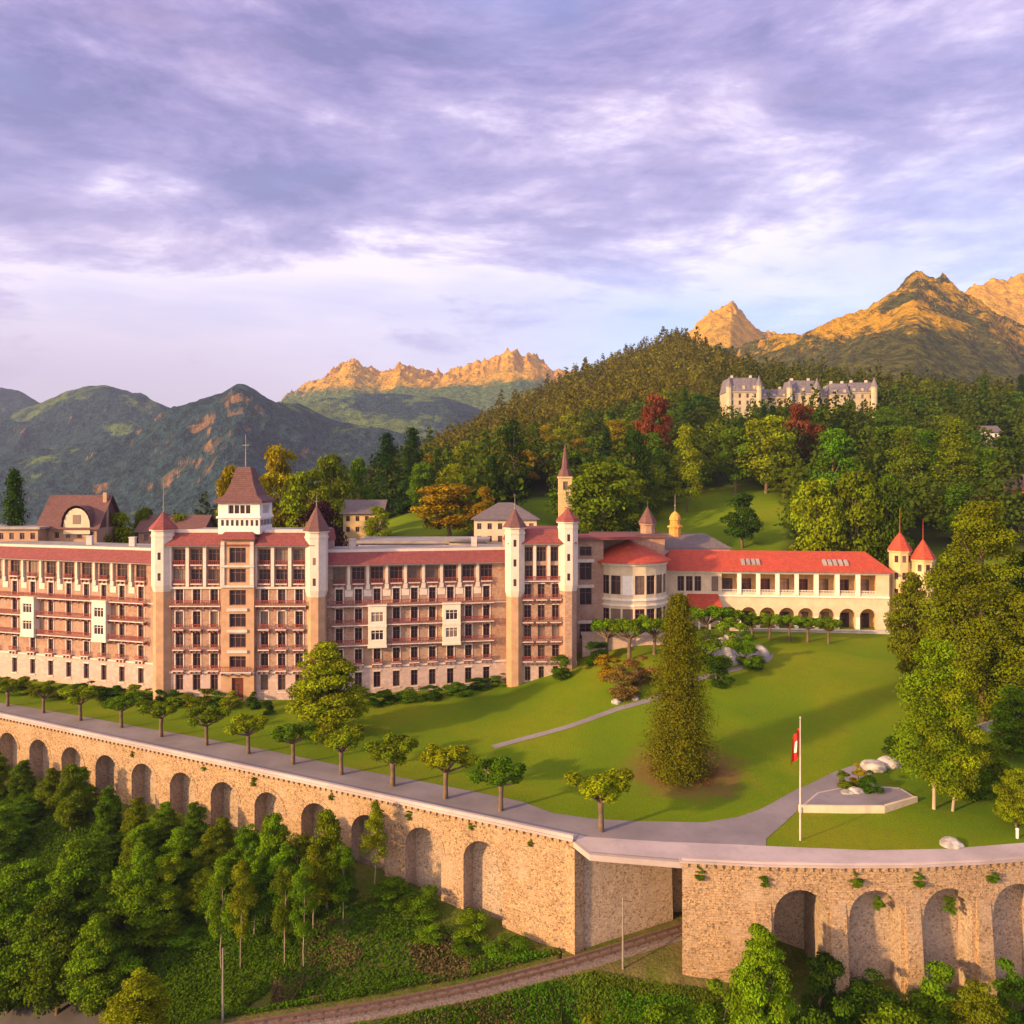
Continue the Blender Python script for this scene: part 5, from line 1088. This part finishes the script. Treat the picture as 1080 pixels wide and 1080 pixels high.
# hand placed trees of the slope behind
HAND = [
 ('spruce', 15, 548, 497, 46, 'dark green', 'dark spruce at the left edge above the flat roofed building'), ('broadleaf', 122, 566, 538, 44, 'yellow-green', 'yellow-green tree right of the house with the rounded gable'),
 ('broadleaf', 152, 562, 534, 30, 'olive', 'olive tree behind the left turret of the hotel centre'), ('broadleaf', 195, 560, 541, 40, 'olive', 'low olive tree left of the square hotel tower'),
 ('broadleaf', 242, 545, 491, 34, 'golden', 'golden tree half hidden by the square hotel tower'), ('broadleaf', 297, 552, 468, 54, 'golden', 'large golden tree right of the square hotel tower'),
 ('broadleaf', 328, 562, 493, 62, 'yellow-green', 'wide yellow-green tree above the dark purple beech'), ('broadleaf', 348, 535, 478, 46, 'olive', 'olive tree behind the wide yellow-green tree'),
 ('broadleaf', 337, 585, 528, 60, 'dark purple', 'dark purple beech behind the right turret of the hotel centre'), ('broadleaf', 378, 540, 483, 34, 'mid green', 'green tree right of the golden tree, above the yellow house'),
 ('spruce', 408, 545, 458, 46, 'blackish green', 'black-green spruce above the meadow, left of a pair'), ('spruce', 435, 540, 452, 44, 'blackish green', 'black-green spruce above the meadow, right of a pair'),
 ('broadleaf', 447, 548, 487, 34, 'mid green', 'rounded green tree right of the two dark spruces'), ('broadleaf', 480, 552, 488, 48, 'yellow-green', 'yellow-green tree with a dark trunk in the meadow left of the villa'),
 ('broadleaf', 398, 572, 534, 32, 'yellow-green', 'small yellow tree right of the yellow house'), ('tall', 540, 545, 438, 46, 'blackish green', 'tall dark tree above the villa'),
 ('tall', 511, 562, 512, 30, 'golden', 'small golden tree left of the villa roof'), ('broadleaf', 637, 572, 486, 84, 'olive', 'broad olive tree right of the bell tower'),
 ('broadleaf', 668, 545, 452, 46, 'dark green', 'dark green tree above the broad olive tree'), ('tall', 690, 548, 488, 30, 'olive', 'narrow olive tree right of the broad olive tree'),
 ('tall', 724, 540, 446, 38, 'yellow-green', 'tall yellow-green tree at the left edge of the upper meadow'), ('broadleaf', 690, 500, 414, 38, 'copper', 'copper red beech high on the slope left of the castle-like hotel'),
 ('broadleaf', 776, 522, 450, 54, 'mid green', 'round green tree below the left block of the castle-like hotel'), ('broadleaf', 808, 520, 438, 60, 'yellow-green', 'yellow-green tree below the middle of the castle-like hotel'),
 ('broadleaf', 783, 578, 520, 46, 'dark green', 'dark round tree alone in the upper meadow'), ('broadleaf', 845, 505, 424, 40, 'copper', 'dark red beech in front of the castle-like hotel'),
 ('broadleaf', 860, 590, 503, 64, 'yellow-green', 'large yellow-green tree behind the arcade roof, left of three'), ('broadleaf', 900, 592, 495, 64, 'olive', 'large olive tree behind the arcade roof, middle of three'),
 ('broadleaf', 936, 592, 500, 52, 'mid green', 'large green tree behind the arcade roof, right of three'), ('broadleaf', 880, 540, 452, 58, 'mid green', 'green tree below the right end of the castle-like hotel'),
 ('tall', 955, 545, 448, 56, 'olive', 'tall olive tree right of the castle-like hotel'), ('spruce', 1006, 552, 442, 52, 'olive', 'olive pointed conifer above the massive tree on the right'),
 ('tall', 1040, 548, 470, 44, 'mid green', 'green tree left of the red walled house'), ('broadleaf', 1075, 560, 520, 40, 'mid green', 'green tree in front of the red walled house')]
HPOS = []
for kd, px, py, top, w, c, lb in HAND:
    yb = {15: 195, 122: 200, 152: 205, 195: 205, 242: 215, 297: 225, 328: 215, 348: 250, 337: 195, 378: 262, 398: 215, 511: 222, 637: 226, 860: 205, 900: 204, 936: 203}.get(px)
    o = tree_px(kd, px, py, top, w, c, lb, 'trees on the slope behind the hotel', Y=yb); HPOS.append((o.location.x, o.location.y, w * o.location.y / F / 2))

# random forest on the slope; trees near enough to be told apart are things
def in_meadow(u, Y):
    for cu, cy, ru, ry in MEADOW:
        if ((u - cu) / ru) ** 2 + ((Y - cy) / ry) ** 2 < 1: return True
    return False
pts = []; tries = 0
while len(pts) < 262 and tries < 60000:
    tries += 1
    Y = math.sqrt(rng.uniform(225 ** 2, 500 ** 2)); u = rng.uniform(-0.30, 0.68)
    if u < -0.12 and Y < 300: continue
    if in_meadow(u, Y): continue
    X = u * Y
    if 0.24 < u < 0.47 and 428 < Y < 480: continue                 # the hilltop hotel
    if 0.25 < u < 0.46 and 380 < Y < 428 and rng.random() < 0.4: continue
    if 0.57 < u < 0.72 and 245 < Y < 280: continue                  # red house
    if -0.03 < u < 0.08 and Y < 250: continue
    r = rng.uniform(6.0, 10.5)
    if any((X - a) ** 2 + (Y - b) ** 2 < (0.56 * (r + q)) ** 2 for a, b, q in pts): continue
    if any((X - a) ** 2 + (Y - b) ** 2 < (0.62 * (r + q)) ** 2 for a, b, q in HPOS): continue
    pts.append((X, Y, r))
for X, Y, r in pts:
    u = X / Y; q = rng.random(); z = float(G(X, Y))
    warm = u < 0.16
    if q < 0.16: kd, c, h = 'spruce', ['blackish green', 'dark green'][int(rng.integers(2))], r * 2.6
    elif q < 0.45: kd, c, h = 'tall', ['golden', 'olive', 'olive', 'yellow-green'][int(rng.integers(4))] if warm else ['olive', 'mid green', 'yellow-green', 'dark green'][int(rng.integers(4))], r * 2.3
    else: kd, c, h = 'broadleaf', ['golden', 'golden', 'olive', 'mid green', 'yellow-green'][int(rng.integers(5))] if warm else ['mid green', 'olive', 'yellow-green', 'dark green', 'mid green'][int(rng.integers(5))], r * 1.75
    h *= rng.uniform(0.85, 1.15)
    if 0.22 < u < 0.50 and Y < 450:                                 # stay below the windows of the hilltop hotel
        ymax = 440 if u < 0.31 else 428; h = min(h, HC + (YH - ymax) / F * Y - z)
        if h < 6: continue
    put_tree(kd, (X, Y, z - 0.2), h, r * (1.1 if kd == 'spruce' else 2.0), c, None, 'trees on the slope behind the hotel')
# the wood on the hill beyond, one mass
def wood(name, n, ulo, uhi, ylo, yhi, seed, per=110, leaf=1.45, keep=None):
    Cs, Ns, Ss, Vs = [], [], [], []
    Y = np.sqrt(rng.uniform(ylo ** 2, yhi ** 2, n)); u = rng.uniform(ulo, uhi, n); X = u * Y
    if keep is not None: k = keep(u, Y); X, Y, u = X[k], Y[k], u[k]
    z = G(X, Y); n = len(X)
    r = rng.uniform(3.2, 6.2, n) + 4.5 * np.clip(fbm(X / 45, Y / 45, seed + 3, 3) - 0.4, 0, 1) * rng.random(n) * 2; con = rng.random(n) < 0.35; h = np.where(con, r * 4.0, r * 2.9); tone = np.clip(0.30 + 0.55 * (fbm(X / 60, Y / 60, seed, 3) - 0.40) + 0.62 * rng.random(n) - 0.08, 0, 1) * np.where(con, 0.45, 1)
    d = sph(n * per).reshape(n, per, 3); d[..., 2] = np.abs(d[..., 2]) * np.where(rng.random((n, per)) < 0.8, 1, -0.4)
    k = 0.75 + 0.35 * rng.random((n, per))
    px_ = np.where(con[:, None], (1 - np.clip(d[..., 2], 0, 1)) * 0.75 + 0.1, 1.0)
    hor = d[..., :2] / (np.linalg.norm(d[..., :2], axis=-1, keepdims=True) + 1e-6)
    rad = np.where(con[:, None], px_, np.linalg.norm(d[..., :2], axis=-1))
    P = np.stack([X[:, None] + hor[..., 0] * rad * r[:, None] * k, Y[:, None] + hor[..., 1] * rad * r[:, None] * k, z[:, None] + h[:, None] * (0.42 + 0.56 * d[..., 2] * k)], -1)
    m = n * per
    me = leaf_mesh(name, P.reshape(-1, 3), d.reshape(-1, 3) + 0.8 * rng.normal(size=(m, 3)), np.repeat(leaf * r / 4.6, per) * (0.5 + 0.8 * rng.random(m)), np.clip(0.7 * np.repeat(tone, per) + 0.3 * rng.random(m), 0, 1), 0.8)
    o = bpy.data.objects.new(name, me); COL.objects.link(o); return o
o = wood('hill_wood', 2700, -0.22, 0.30, 500, 960, 71); o.color = (0.140, 0.128, 0.005, 1); tag(o, 'dense olive wood covering the rounded hill behind the slope', 'wood', kind='stuff')
o = wood('hill_wood', 2300, 0.24, 0.74, 486, 960, 72); o.color = (0.085, 0.100, 0.005, 1); tag(o, 'mixed wood on the rise behind the castle-like hotel', 'wood', kind='stuff')
o = wood('slope_wood', 1300, -0.16, 0.70, 222, 505, 74, 110, 1.3, lambda u, Y: np.array([not in_meadow(a, b) and not (0.24 < a < 0.47 and 425 < b < 482) and not (0.57 < a < 0.72 and 240 < b < 282) and not (-0.03 < a < 0.09 and b < 252) and not (a < -0.10 and b < 300) for a, b in zip(u, Y)])); o.color = (0.060, 0.095, 0.005, 1); tag(o, 'low green undergrowth filling the gaps between the slope trees', 'undergrowth', kind='stuff')
o = wood('valley_wood', 1800, -0.75, -0.14, 330, 900, 73); o.color = (0.04, 0.06, 0.018, 1); tag(o, 'dark wood falling into the valley behind the hotel on the left', 'wood', kind='stuff')

# ------------------------------------------------------------------ below the wall
LOW = [  # px, distance, top row, width m, colour, kind
 (75, 126, 803, 7, 'olive', 'near'), (28, 131, 838, 9, 'dark green', 'near'), (2, 124, 848, 10, 'mid green', 'near'), (112, 119, 884, 10, 'dark green', 'near'), (150, 115, 868, 8, 'mid green', 'near'), (190, 112, 872, 9, 'mid green', 'near'), (226, 111, 872, 8, 'olive', 'near'),
 (262, 107, 866, 7, 'mid green', 'near'), (288, 104.5, 856, 7.5, 'mid green', 'near'), (316, 103, 872, 6, 'olive', 'slim'), (345, 102.5, 850, 7.5, 'olive', 'near'), (395, 103.5, 846, 4.8, 'yellow-green', 'slim'),
 (25, 110, 905, 13, 'fresh green', 'near'), (85, 107, 882, 12, 'mid green', 'near'), (132, 103, 912, 11, 'fresh green', 'near'), (60, 99, 935, 13, 'mid green', 'near'), (8, 101, 930, 12, 'mid green', 'near'), (102, 97, 962, 10, 'mid green', 'near'), (180, 107, 902, 9, 'dark green', 'near'),
 (172, 103, 930, 8, 'mid green', 'near'), (236, 104, 902, 8, 'dark green', 'near'), (268, 101.5, 915, 7, 'mid green', 'slim'), (300, 101, 890, 5.5, 'mid green', 'slim'), (330, 100.5, 893, 6, 'olive', 'slim'), (362, 101, 885, 5, 'mid green', 'slim'), (215, 106, 915, 7, 'mid green', 'near'),
 (130, 98.5, 1000, 6, 'mid green', 'bush'), (145, 84, 1022, 9, 'yellow-green', 'near'), (300, 99.5, 960, 3.0, 'dark green', 'bush'), (20, 103, 1000, 8, 'dark green', 'bush'), (205, 103, 985, 7, 'mid green', 'bush'),
 (803, 82, 975, 8.6, 'mid green', 'near'), (1035, 81, 1032, 8, 'olive', 'near'), (925, 85, 1024, 6, 'dark green', 'bush'), (990, 85.5, 1016, 6, 'mid green', 'bush'), (1065, 86.2, 1014, 5, 'dark green', 'bush'), (866, 86, 1000, 5, 'dark green', 'bush'), (760, 83, 1030, 6, 'mid green', 'bush'),
 (700, 80, 1062, 7, 'mid green', 'bush'), (620, 79, 1068, 6, 'olive', 'bush'), (955, 80, 1060, 8, 'mid green', 'bush'), (882, 80, 1052, 7, 'dark green', 'bush'), (450, 100.8, 938, 5, 'mid green', 'bush'), (415, 102.5, 925, 6, 'dark green', 'bush'), (500, 97.2, 962, 4.5, 'mid green', 'bush'), (535, 95.2, 985, 5, 'mid green', 'bush'),
 (488, 95.5, 990, 4, 'dark green', 'bush'), (455, 97, 975, 4, 'mid green', 'bush')]
_lc = {'dark green': 'mid green', 'mid green': 'fresh green'}
LOW = [(px, Y, top, w * (1.0 if kd == 'bush' else 0.86), (_lc.get(c, c) if n % 3 else c), kd) for n, (px, Y, top, w, c, kd) in enumerate(LOW)]
for px in range(-6, 265, 30):                           # young growth close under the wall
    Y = float(Yw(px_u(px))) - rng.uniform(5, 9); LOW.append((px, Y, float(YH + F * (HC + 9.5 - rng.uniform(4.2, 6.5)) / Y), rng.uniform(4.5, 6.5), ['mid green', 'olive', 'fresh green'][(px // 30) % 3], 'near'))
for i in range(13):                                    # more young trees of the same stand
    px = 70 + 21 * i + rng.uniform(-6, 6); Y = np.interp(px, [0, 340], [108, 99]) + rng.uniform(-5, 5); LOW.append((px, Y, np.interp(px, [0, 340], [905, 890]) + rng.uniform(-18, 30), rng.uniform(3.6, 5.2), ['fresh green', 'yellow-green', 'mid green', 'olive'][i % 4], 'slim' if px > 120 else 'near'))
for px, Y, top, w, c, kd in LOW:
    X = px_u(px) * Y; z = float(L(X, Y)); zt = HC - (top - YH) * Y / F
    put_tree(kd, (X, Y, z - 0.2), max(1.5, zt - z + 0.2), w, c, None, 'trees below the retaining wall' if kd != 'bush' else 'bushes below the retaining wall')
# low plants hanging on the wall
for px, zz in ((560, -1.2), (432, -1.0), (498, -0.7), (402, -1.6), (350, -0.9), (268, -1.1), (215, -0.8), (140, -1.2)):
    x, y, _ = fl.pt(fl.at(px), 0.1, 0); q = rng.uniform(0.8, 1.5); put_tree('bush', (x, y, zz - 0.6 * q), q, q * 1.1, 'olive', 'small tuft of creeper growing on the face of the left stone wall', 'creeper tufts on the left wall')
for px, zz in ((738, -0.9), (806, -1.4), (902, -1.0), (926, -4.0), (968, -1.1), (1003, -4.4), (1046, -1.2)):
    Yv = float(Yw(px_u(px))) - (0.15 if zz > -3 else -0.6); q = rng.uniform(0.9, 1.6); put_tree('bush', (px_u(px) * Yv, Yv, zz - 0.6 * q), q, q * 1.1, 'mid green', 'small tuft of plants rooted in the right stone wall', 'plant tufts on the right wall')

# labels for the trees that have none yet: look, kind and the landmark beside them
LAND = {'the bell tower': (597, 500), 'the villa': (533, 545), 'the copper red beech': (690, 440), 'the hilltop hotel': (845, 430), 'the lone meadow tree': (783, 545), 'the dark spruces': (422, 495),
        'the yellow house': (382, 535), 'the broad olive tree': (637, 525), 'the red walled house': (1067, 520), 'the pale far house': (1047, 460), 'the arcade roof': (840, 590), 'the right turret pair': (960, 575), 'the dark tree above the villa': (540, 480),
        'the arch nearest the bridge': (509, 920), 'the bottom left road': (20, 1060), 'the lone slim tree': (396, 900), 'the left end of the wall': (30, 800), 'the first right arch': (850, 985), 'the railway track': (560, 1030), 'the right wall buttresses': (965, 1030),
        'the middle wall arches': (220, 835), 'the lower utility pole': (235, 1040)}
KW = {'broadleaf': 'broad tree', 'tall': 'upright tree', 'near': 'leafy tree', 'massive': 'massive tree', 'slim': 'slim pale-trunked tree', 'spruce': 'pointed conifer', 'bush': 'bush', 'birch': 'birch', 'giant': 'conifer', 'pollard': 'pollard'}
bucket = {}
for o, kd, c, h, w, g in TREES:
    if o.get('label'): continue
    x, y, z = o.location; sx = 540 + F * x / y; sy = YH - F * (z + h * 0.6 - HC) / y
    low = 'below the retaining wall' in g
    ln, (lx, ly) = min(((n, p) for n, p in LAND.items() if (p[1] > 780) == low), key=lambda q: (q[1][0] - sx) ** 2 + (q[1][1] - sy) ** 2)
    dx, dy = sx - lx, sy - ly
    rel = ('right of' if dx > 0 else 'left of') if abs(dx) > 1.3 * abs(dy) else ('uphill of' if dy < 0 else 'downhill of') if abs(dy) > 1.3 * abs(dx) else ('uphill ' if dy < 0 else 'downhill ') + ('right of' if dx > 0 else 'left of')
    size = 'small' if h < (11 if kd not in ('spruce', 'bush') else 14) else 'large' if h > 17 else 'mid-sized'
    if kd == 'bush': size = 'low' if h < 4 else 'tall'
    bucket.setdefault(f'{size} {c} {KW[kd]} {rel} {ln}', []).append((sx, o))
for lb, lst in bucket.items():
    lst.sort(key=lambda q: q[0])
    for i, (_, o) in enumerate(lst):
        o['label'] = lb if len(lst) == 1 else lb + (f', {"left" if i == 0 else "right"} of two' if len(lst) == 2 else f', {ords[min(i, 12)]} from left')

for o in S.objects:
    if o.get('label') and len(o['label'].replace('-', ' ').split()) > 16: print('LONG', o.name, o['label'])
# undergrowth on the lower slope
def cover(name, n, ulo, uhi, wmax, leaf, col, label, seed, thr=0.45):
    u = rng.uniform(ulo, uhi, n); w = rng.uniform(0.2, 1, n) * wmax; Y = Yw(u) - w; X = u * Y
    d, _ = track_near(X, Y); k = (d > 2.4) & (fbm(X / 7, Y / 7, seed, 4) > thr); X, Y = X[k], Y[k]; m = len(X)
    z = L(X, Y); hh = 0.15 + 0.75 * rng.random(m) * fbm(X / 3, Y / 3, seed + 5, 3)
    C = np.stack([X, Y, z + hh], 1); Nn = np.stack([0.8 * rng.normal(size=m) - 0.3, 0.8 * rng.normal(size=m) - 0.6, 0.5 + rng.random(m)], 1)
    me = leaf_mesh(name, C, Nn, leaf * (0.6 + 0.8 * rng.random(m)), np.clip(fbm(X / 4, Y / 4, seed + 2, 3) * 0.6 + 0.45 * rng.random(m) - 0.05, 0, 1), 0.5)
    o = bpy.data.objects.new(name, me); COL.objects.link(o); o.color = (*col, 1); tag(o, label, 'ground cover', kind='stuff')
cover('undergrowth', 150000, -0.75, 0.10, 34, 0.36, (0.060, 0.125, 0.004), 'green weeds and scrub on the slope below the wall', 81, 0.36)
cover('undergrowth', 45000, -0.30, 0.10, 24, 0.34, (0.13, 0.10, 0.04), 'dry brownish scrub on the slope below the left wall', 82, 0.52)
cover('undergrowth', 60000, 0.00, 0.75, 13, 0.36, (0.055, 0.15, 0.004), 'lush tall grass and weeds below the right wall', 83, 0.28)

cover('undergrowth', 16000, 0.04, 0.26, 7, 0.34, (0.09, 0.13, 0.008), 'grass and weeds between the railway track and the right wall', 84, 0.15)
cover('undergrowth', 50000, -0.72, 0.02, 20, 0.34, (0.050, 0.11, 0.004), 'green scrub at the foot of the left wall', 85, 0.30)

# ------------------------------------------------------------------ railway
trk = thing('railway_track', tuple(TR[80]), 'narrow railway track curving under the road bridge', 'railway track')
d = np.gradient(TR[:, :2], axis=0); nn = np.stack([-d[:, 1], d[:, 0]], 1); nn /= np.linalg.norm(nn, axis=1)[:, None]
def sweep(prof):       # prof: list of (offset, height)
    mb = MB(); rows = [np.c_[TR[:, :2] + nn * o, TR[:, 2] + h] for o, h in prof]
    for r0, r1 in zip(rows[:-1], rows[1:]):
        for i in range(len(TR) - 1): mb.face([r0[i], r1[i], r1[i + 1], r0[i + 1]][::-1])
    return mb
sweep([(-1.7, -0.3), (-1.15, 0.12), (1.15, 0.12), (1.7, -0.3)][::-1]).build('ballast', 'ballast', trk)
for o_ in (-0.5, 0.5): sweep([(o_ - 0.06, 0.2), (o_ - 0.06, 0.46), (o_ + 0.06, 0.46), (o_ + 0.06, 0.2)][::-1]).build('rail', 'rail_steel', trk)
sm = MB(); sm.box(-0.85, 0.85, -0.12, 0.12, 0, 0.10); sme = sm.mesh('sleeper', 'sleeper_wood')
for i in range(6, 159, 2):
    s_ = bpy.data.objects.new('sleeper', sme); COL.objects.link(s_); s_.parent = trk; s_.location = TR[i] - TR[80] + np.array([0, 0, 0.08]); s_.rotation_euler = (0, 0, math.atan2(nn[i, 1], nn[i, 0]))
# utility poles
for px, py, top, lb, fn in ((657, 1022, 946, 'slim grey pole beside the railway track in front of the abutment', L), (235, 1078, 1000, 'slim grey pole on the slope at the lower left', L)):
    X, Y, z = hit(px, py, fn); zt = HC - (top - YH) * Y / F
    p = thing('utility_pole', (X, Y, z), lb, 'pole'); b = MB(); b.tube([(X, Y, z - 0.3), (X, Y, (z + zt) / 2), (X, Y, zt)], [0.13, 0.11, 0.08], 8); b.build('post', 'pole_grey', p)
    b = MB(); b.tube([(X, Y, zt - 0.4), (X + 0.9, Y - 0.5, zt - 0.25)], [0.05, 0.04], 6); b.build('bracket', 'dark_iron', p)

# ------------------------------------------------------------------ garden furniture, flagpole, patio, rocks
X, Y, z = hit(844, 886); Y = F * HC / (886 - YH); X = px_u(844) * Y; zt = HC - (758 - YH) * Y / F
fp = thing('flagpole', (X, Y, 0), 'tall white flagpole with a drooping red flag beside the path to the patio', 'flagpole')
b = MB(); b.tube([(X, Y, -0.2), (X, Y, zt / 2), (X, Y, zt)], [0.11, 0.085, 0.05], 10); b.ring(X, Y, [(0.05, zt), (0.12, zt + 0.12), (0.05, zt + 0.24)], 8); b.build('pole', 'pale_stone', fp)
b = MB(); N = 10; zt2 = zt - 0.2
for k in range(N):                                  # hanging folds, with a white cross field
    for j in range(5):
        def Q(i, jj): a = i / N; q = jj / 5; return (X - 0.1 - 1.25 * q * (0.6 + 0.3 * a), Y + 0.25 * math.sin(q * 9 + a * 2), zt2 - 0.9 - 3.4 * a - 1.0 * q)
        m = 1 if (3 <= k <= 6 and j == 2) else 0
        b.face([Q(k, j), Q(k + 1, j), Q(k + 1, j + 1), Q(k, j + 1)], m)
b.build('flag', ['flag_red', 'white_paint'], fp)
pa = [hit(*q) for q in [(843, 857), (895, 858), (933, 858), (968, 846), (950, 832), (900, 828), (862, 838)]]
pat = thing('patio', pa[1], 'grey paved patio edged by a low pale wall beside the birches', 'patio')
zp = max(q[2] for q in pa[:4]) + 0.55; b = MB(); b.face([(q[0], q[1] + 0.2, zp - 0.12) for q in pa]); b.build('paving', 'gravel', pat)
b = MB()
for q0, q1 in zip(pa[:3], pa[1:4]):
    f = Fr(q0[:2], q1[:2]); f.box(b, 0, f.len, -0.35, 0.0, min(q0[2], q1[2]) - 0.8, zp + 0.12)
b.build('low_wall', 'cream_plaster', pat)
b = MB(); q0 = pa[4]; q1 = pa[3]
for q0, q1 in ((pa[3], pa[4]), (pa[4], pa[5]), (pa[5], pa[6]), (pa[6], pa[0])):
    f = Fr(q0[:2], q1[:2]); f.box(b, 0, f.len, -0.3, 0.0, min(q0[2], q1[2]) - 1.0, zp - 0.1)
b.build('kerb', 'coping_stone', pat)
import bmesh
def rock(loc, r, label, group=None, mat='rock', flat=0.65):
    bm = bmesh.new(); bmesh.ops.create_icosphere(bm, subdivisions=3, radius=1.0); sd_ = int(rng.integers(1e6)); 
    for v in bm.verts:
        n = float(fbm(v.co.x * 1.3 + 9, v.co.y * 1.3 + v.co.z * 0.9 + 9, sd_ % 997, 4)); k = 0.65 + 0.75 * n; v.co *= k; v.co.z *= flat
    me = bpy.data.meshes.new('rock'); bm.to_mesh(me); bm.free(); me.materials.append(MAT[mat]); o = bpy.data.objects.new('rock', me); COL.objects.link(o); o.location = loc; o.scale = (r, r, r); o.rotation_euler = (0, 0, rng.random() * 6)
    return tag(o, label, 'rock', group)
RK = [(752, 700, 2.2), (765, 697, 2.6), (778, 692, 2.4), (790, 694, 2.0), (801, 690, 1.8), (760, 684, 2.2), (773, 678, 2.2), (742, 690, 1.8)]
RKL = ['grey rock nearest the giant conifer in the rock garden', 'largest grey rock in the front of the rock garden', 'grey rock in the middle of the rock garden', 'grey rock near the right end of the rock garden', 'rightmost grey rock of the rock garden by the path', 'grey rock at the back left of the rock garden', 'grey rock at the back of the rock garden below the porch', 'grey rock half hidden behind the giant conifer']
for (px, py, r_), lb in zip(RK, RKL): rock(hit(px, py), r_, lb, 'rocks of the rock garden', flat=0.9)
for (px, py, r_), lb in zip([(893, 838, 0.9), (903, 836, 1.1), (912, 828, 1.2), (922, 810, 1.6), (938, 806, 1.5)], ['small tan stone at the left of the patio', 'tan stone in the middle of the patio', 'tan stone behind the dark patio bush', 'grey boulder behind the patio', 'grey boulder right of the one behind the patio']): rock(hit(px, py), r_, lb, 'stones around the patio')
rock(hit(1004, 891), 1.25, 'tan boulder at the edge of the pale road', None, 'rock', 0.5)
for px, py, lb in ((650, 741, 'pale stone by the path left of the giant conifer'), (668, 737, 'flat pale stone behind the path near the giant conifer')): rock(hit(px, py), 0.9, lb)
X, Y, z = hit(1073, 884); bo = thing('bollard', (X, Y, z), 'short white bollard under the small yellow-green tree by the road', 'bollard')
b = MB(); b.ring(X, Y, [(0.16, z - 0.1), (0.16, z + 0.95), (0.2, z + 0.97), (0.2, z + 1.08), (0.1, z + 1.15)], 10); b.build('post', 'white_paint', bo)
# retaining wall strip on the right bank
gw = [hit(*q) for q in [(1022, 782), (1050, 768), (1085, 752), (1130, 738)]]
gd = thing('garden_wall', gw[1], 'grey low garden wall on the bank at the right edge', 'wall'); b = MB()
for q0, q1 in zip(gw[:-1], gw[1:]): f = Fr(q0[:2], q1[:2]); f.box(b, 0, f.len, -0.4, 0, min(q0[2], q1[2]) - 0.8, max(q0[2], q1[2]) + 1.3)
b.build('masonry', 'pale_stone', gd)
# pavilion terrace wall and lower door
tw_ = thing('terrace_wall', (22, 166, 7), 'pale terrace wall below the round pavilion', 'wall'); b = MB(); f = Fr((14.5, 166.3), (33, 165.5)); f.box(b, 0, f.len, -2.5, 0, 1, 10.6); f.box(b, -0.2, f.len + 0.2, -2.7, 0.25, 10.6, 10.9); b.build('masonry', 'base_stone', tw_)
tw2 = thing('terrace_wall', (60, 173, 8), 'low pale terrace wall in front of the arcade building', 'wall'); b = MB(); f = Fr((48, 177.0), (84, 173.4)); f.box(b, 0, f.len, -0.6, 0, 5, 10.0); f.box(b, -0.1, f.len + 0.1, -0.7, 0.15, 10.0, 10.2); b.build('masonry', 'pale_stone', tw2)

# ------------------------------------------------------------------ haze
hm = bpy.data.materials.new('haze'); hm.use_nodes = True; T = NT(hm.node_tree); T.n.clear()
pv = T.node('ShaderNodeVolumePrincipled', {'Color': (0.56, 0.68, 1.0), 'Density': 0.000065, 'Anisotropy': 0.0}); o = T.node('ShaderNodeOutputMaterial'); T.l.new(pv.outputs[0], o.inputs['Volume']); MAT['haze'] = hm
b = MB(); b.box(-6500, 6500, -300, 6500, -420, 1350); tag(b.build('haze', 'haze'), 'thin bluish evening haze over the valley', 'haze', kind='stuff')
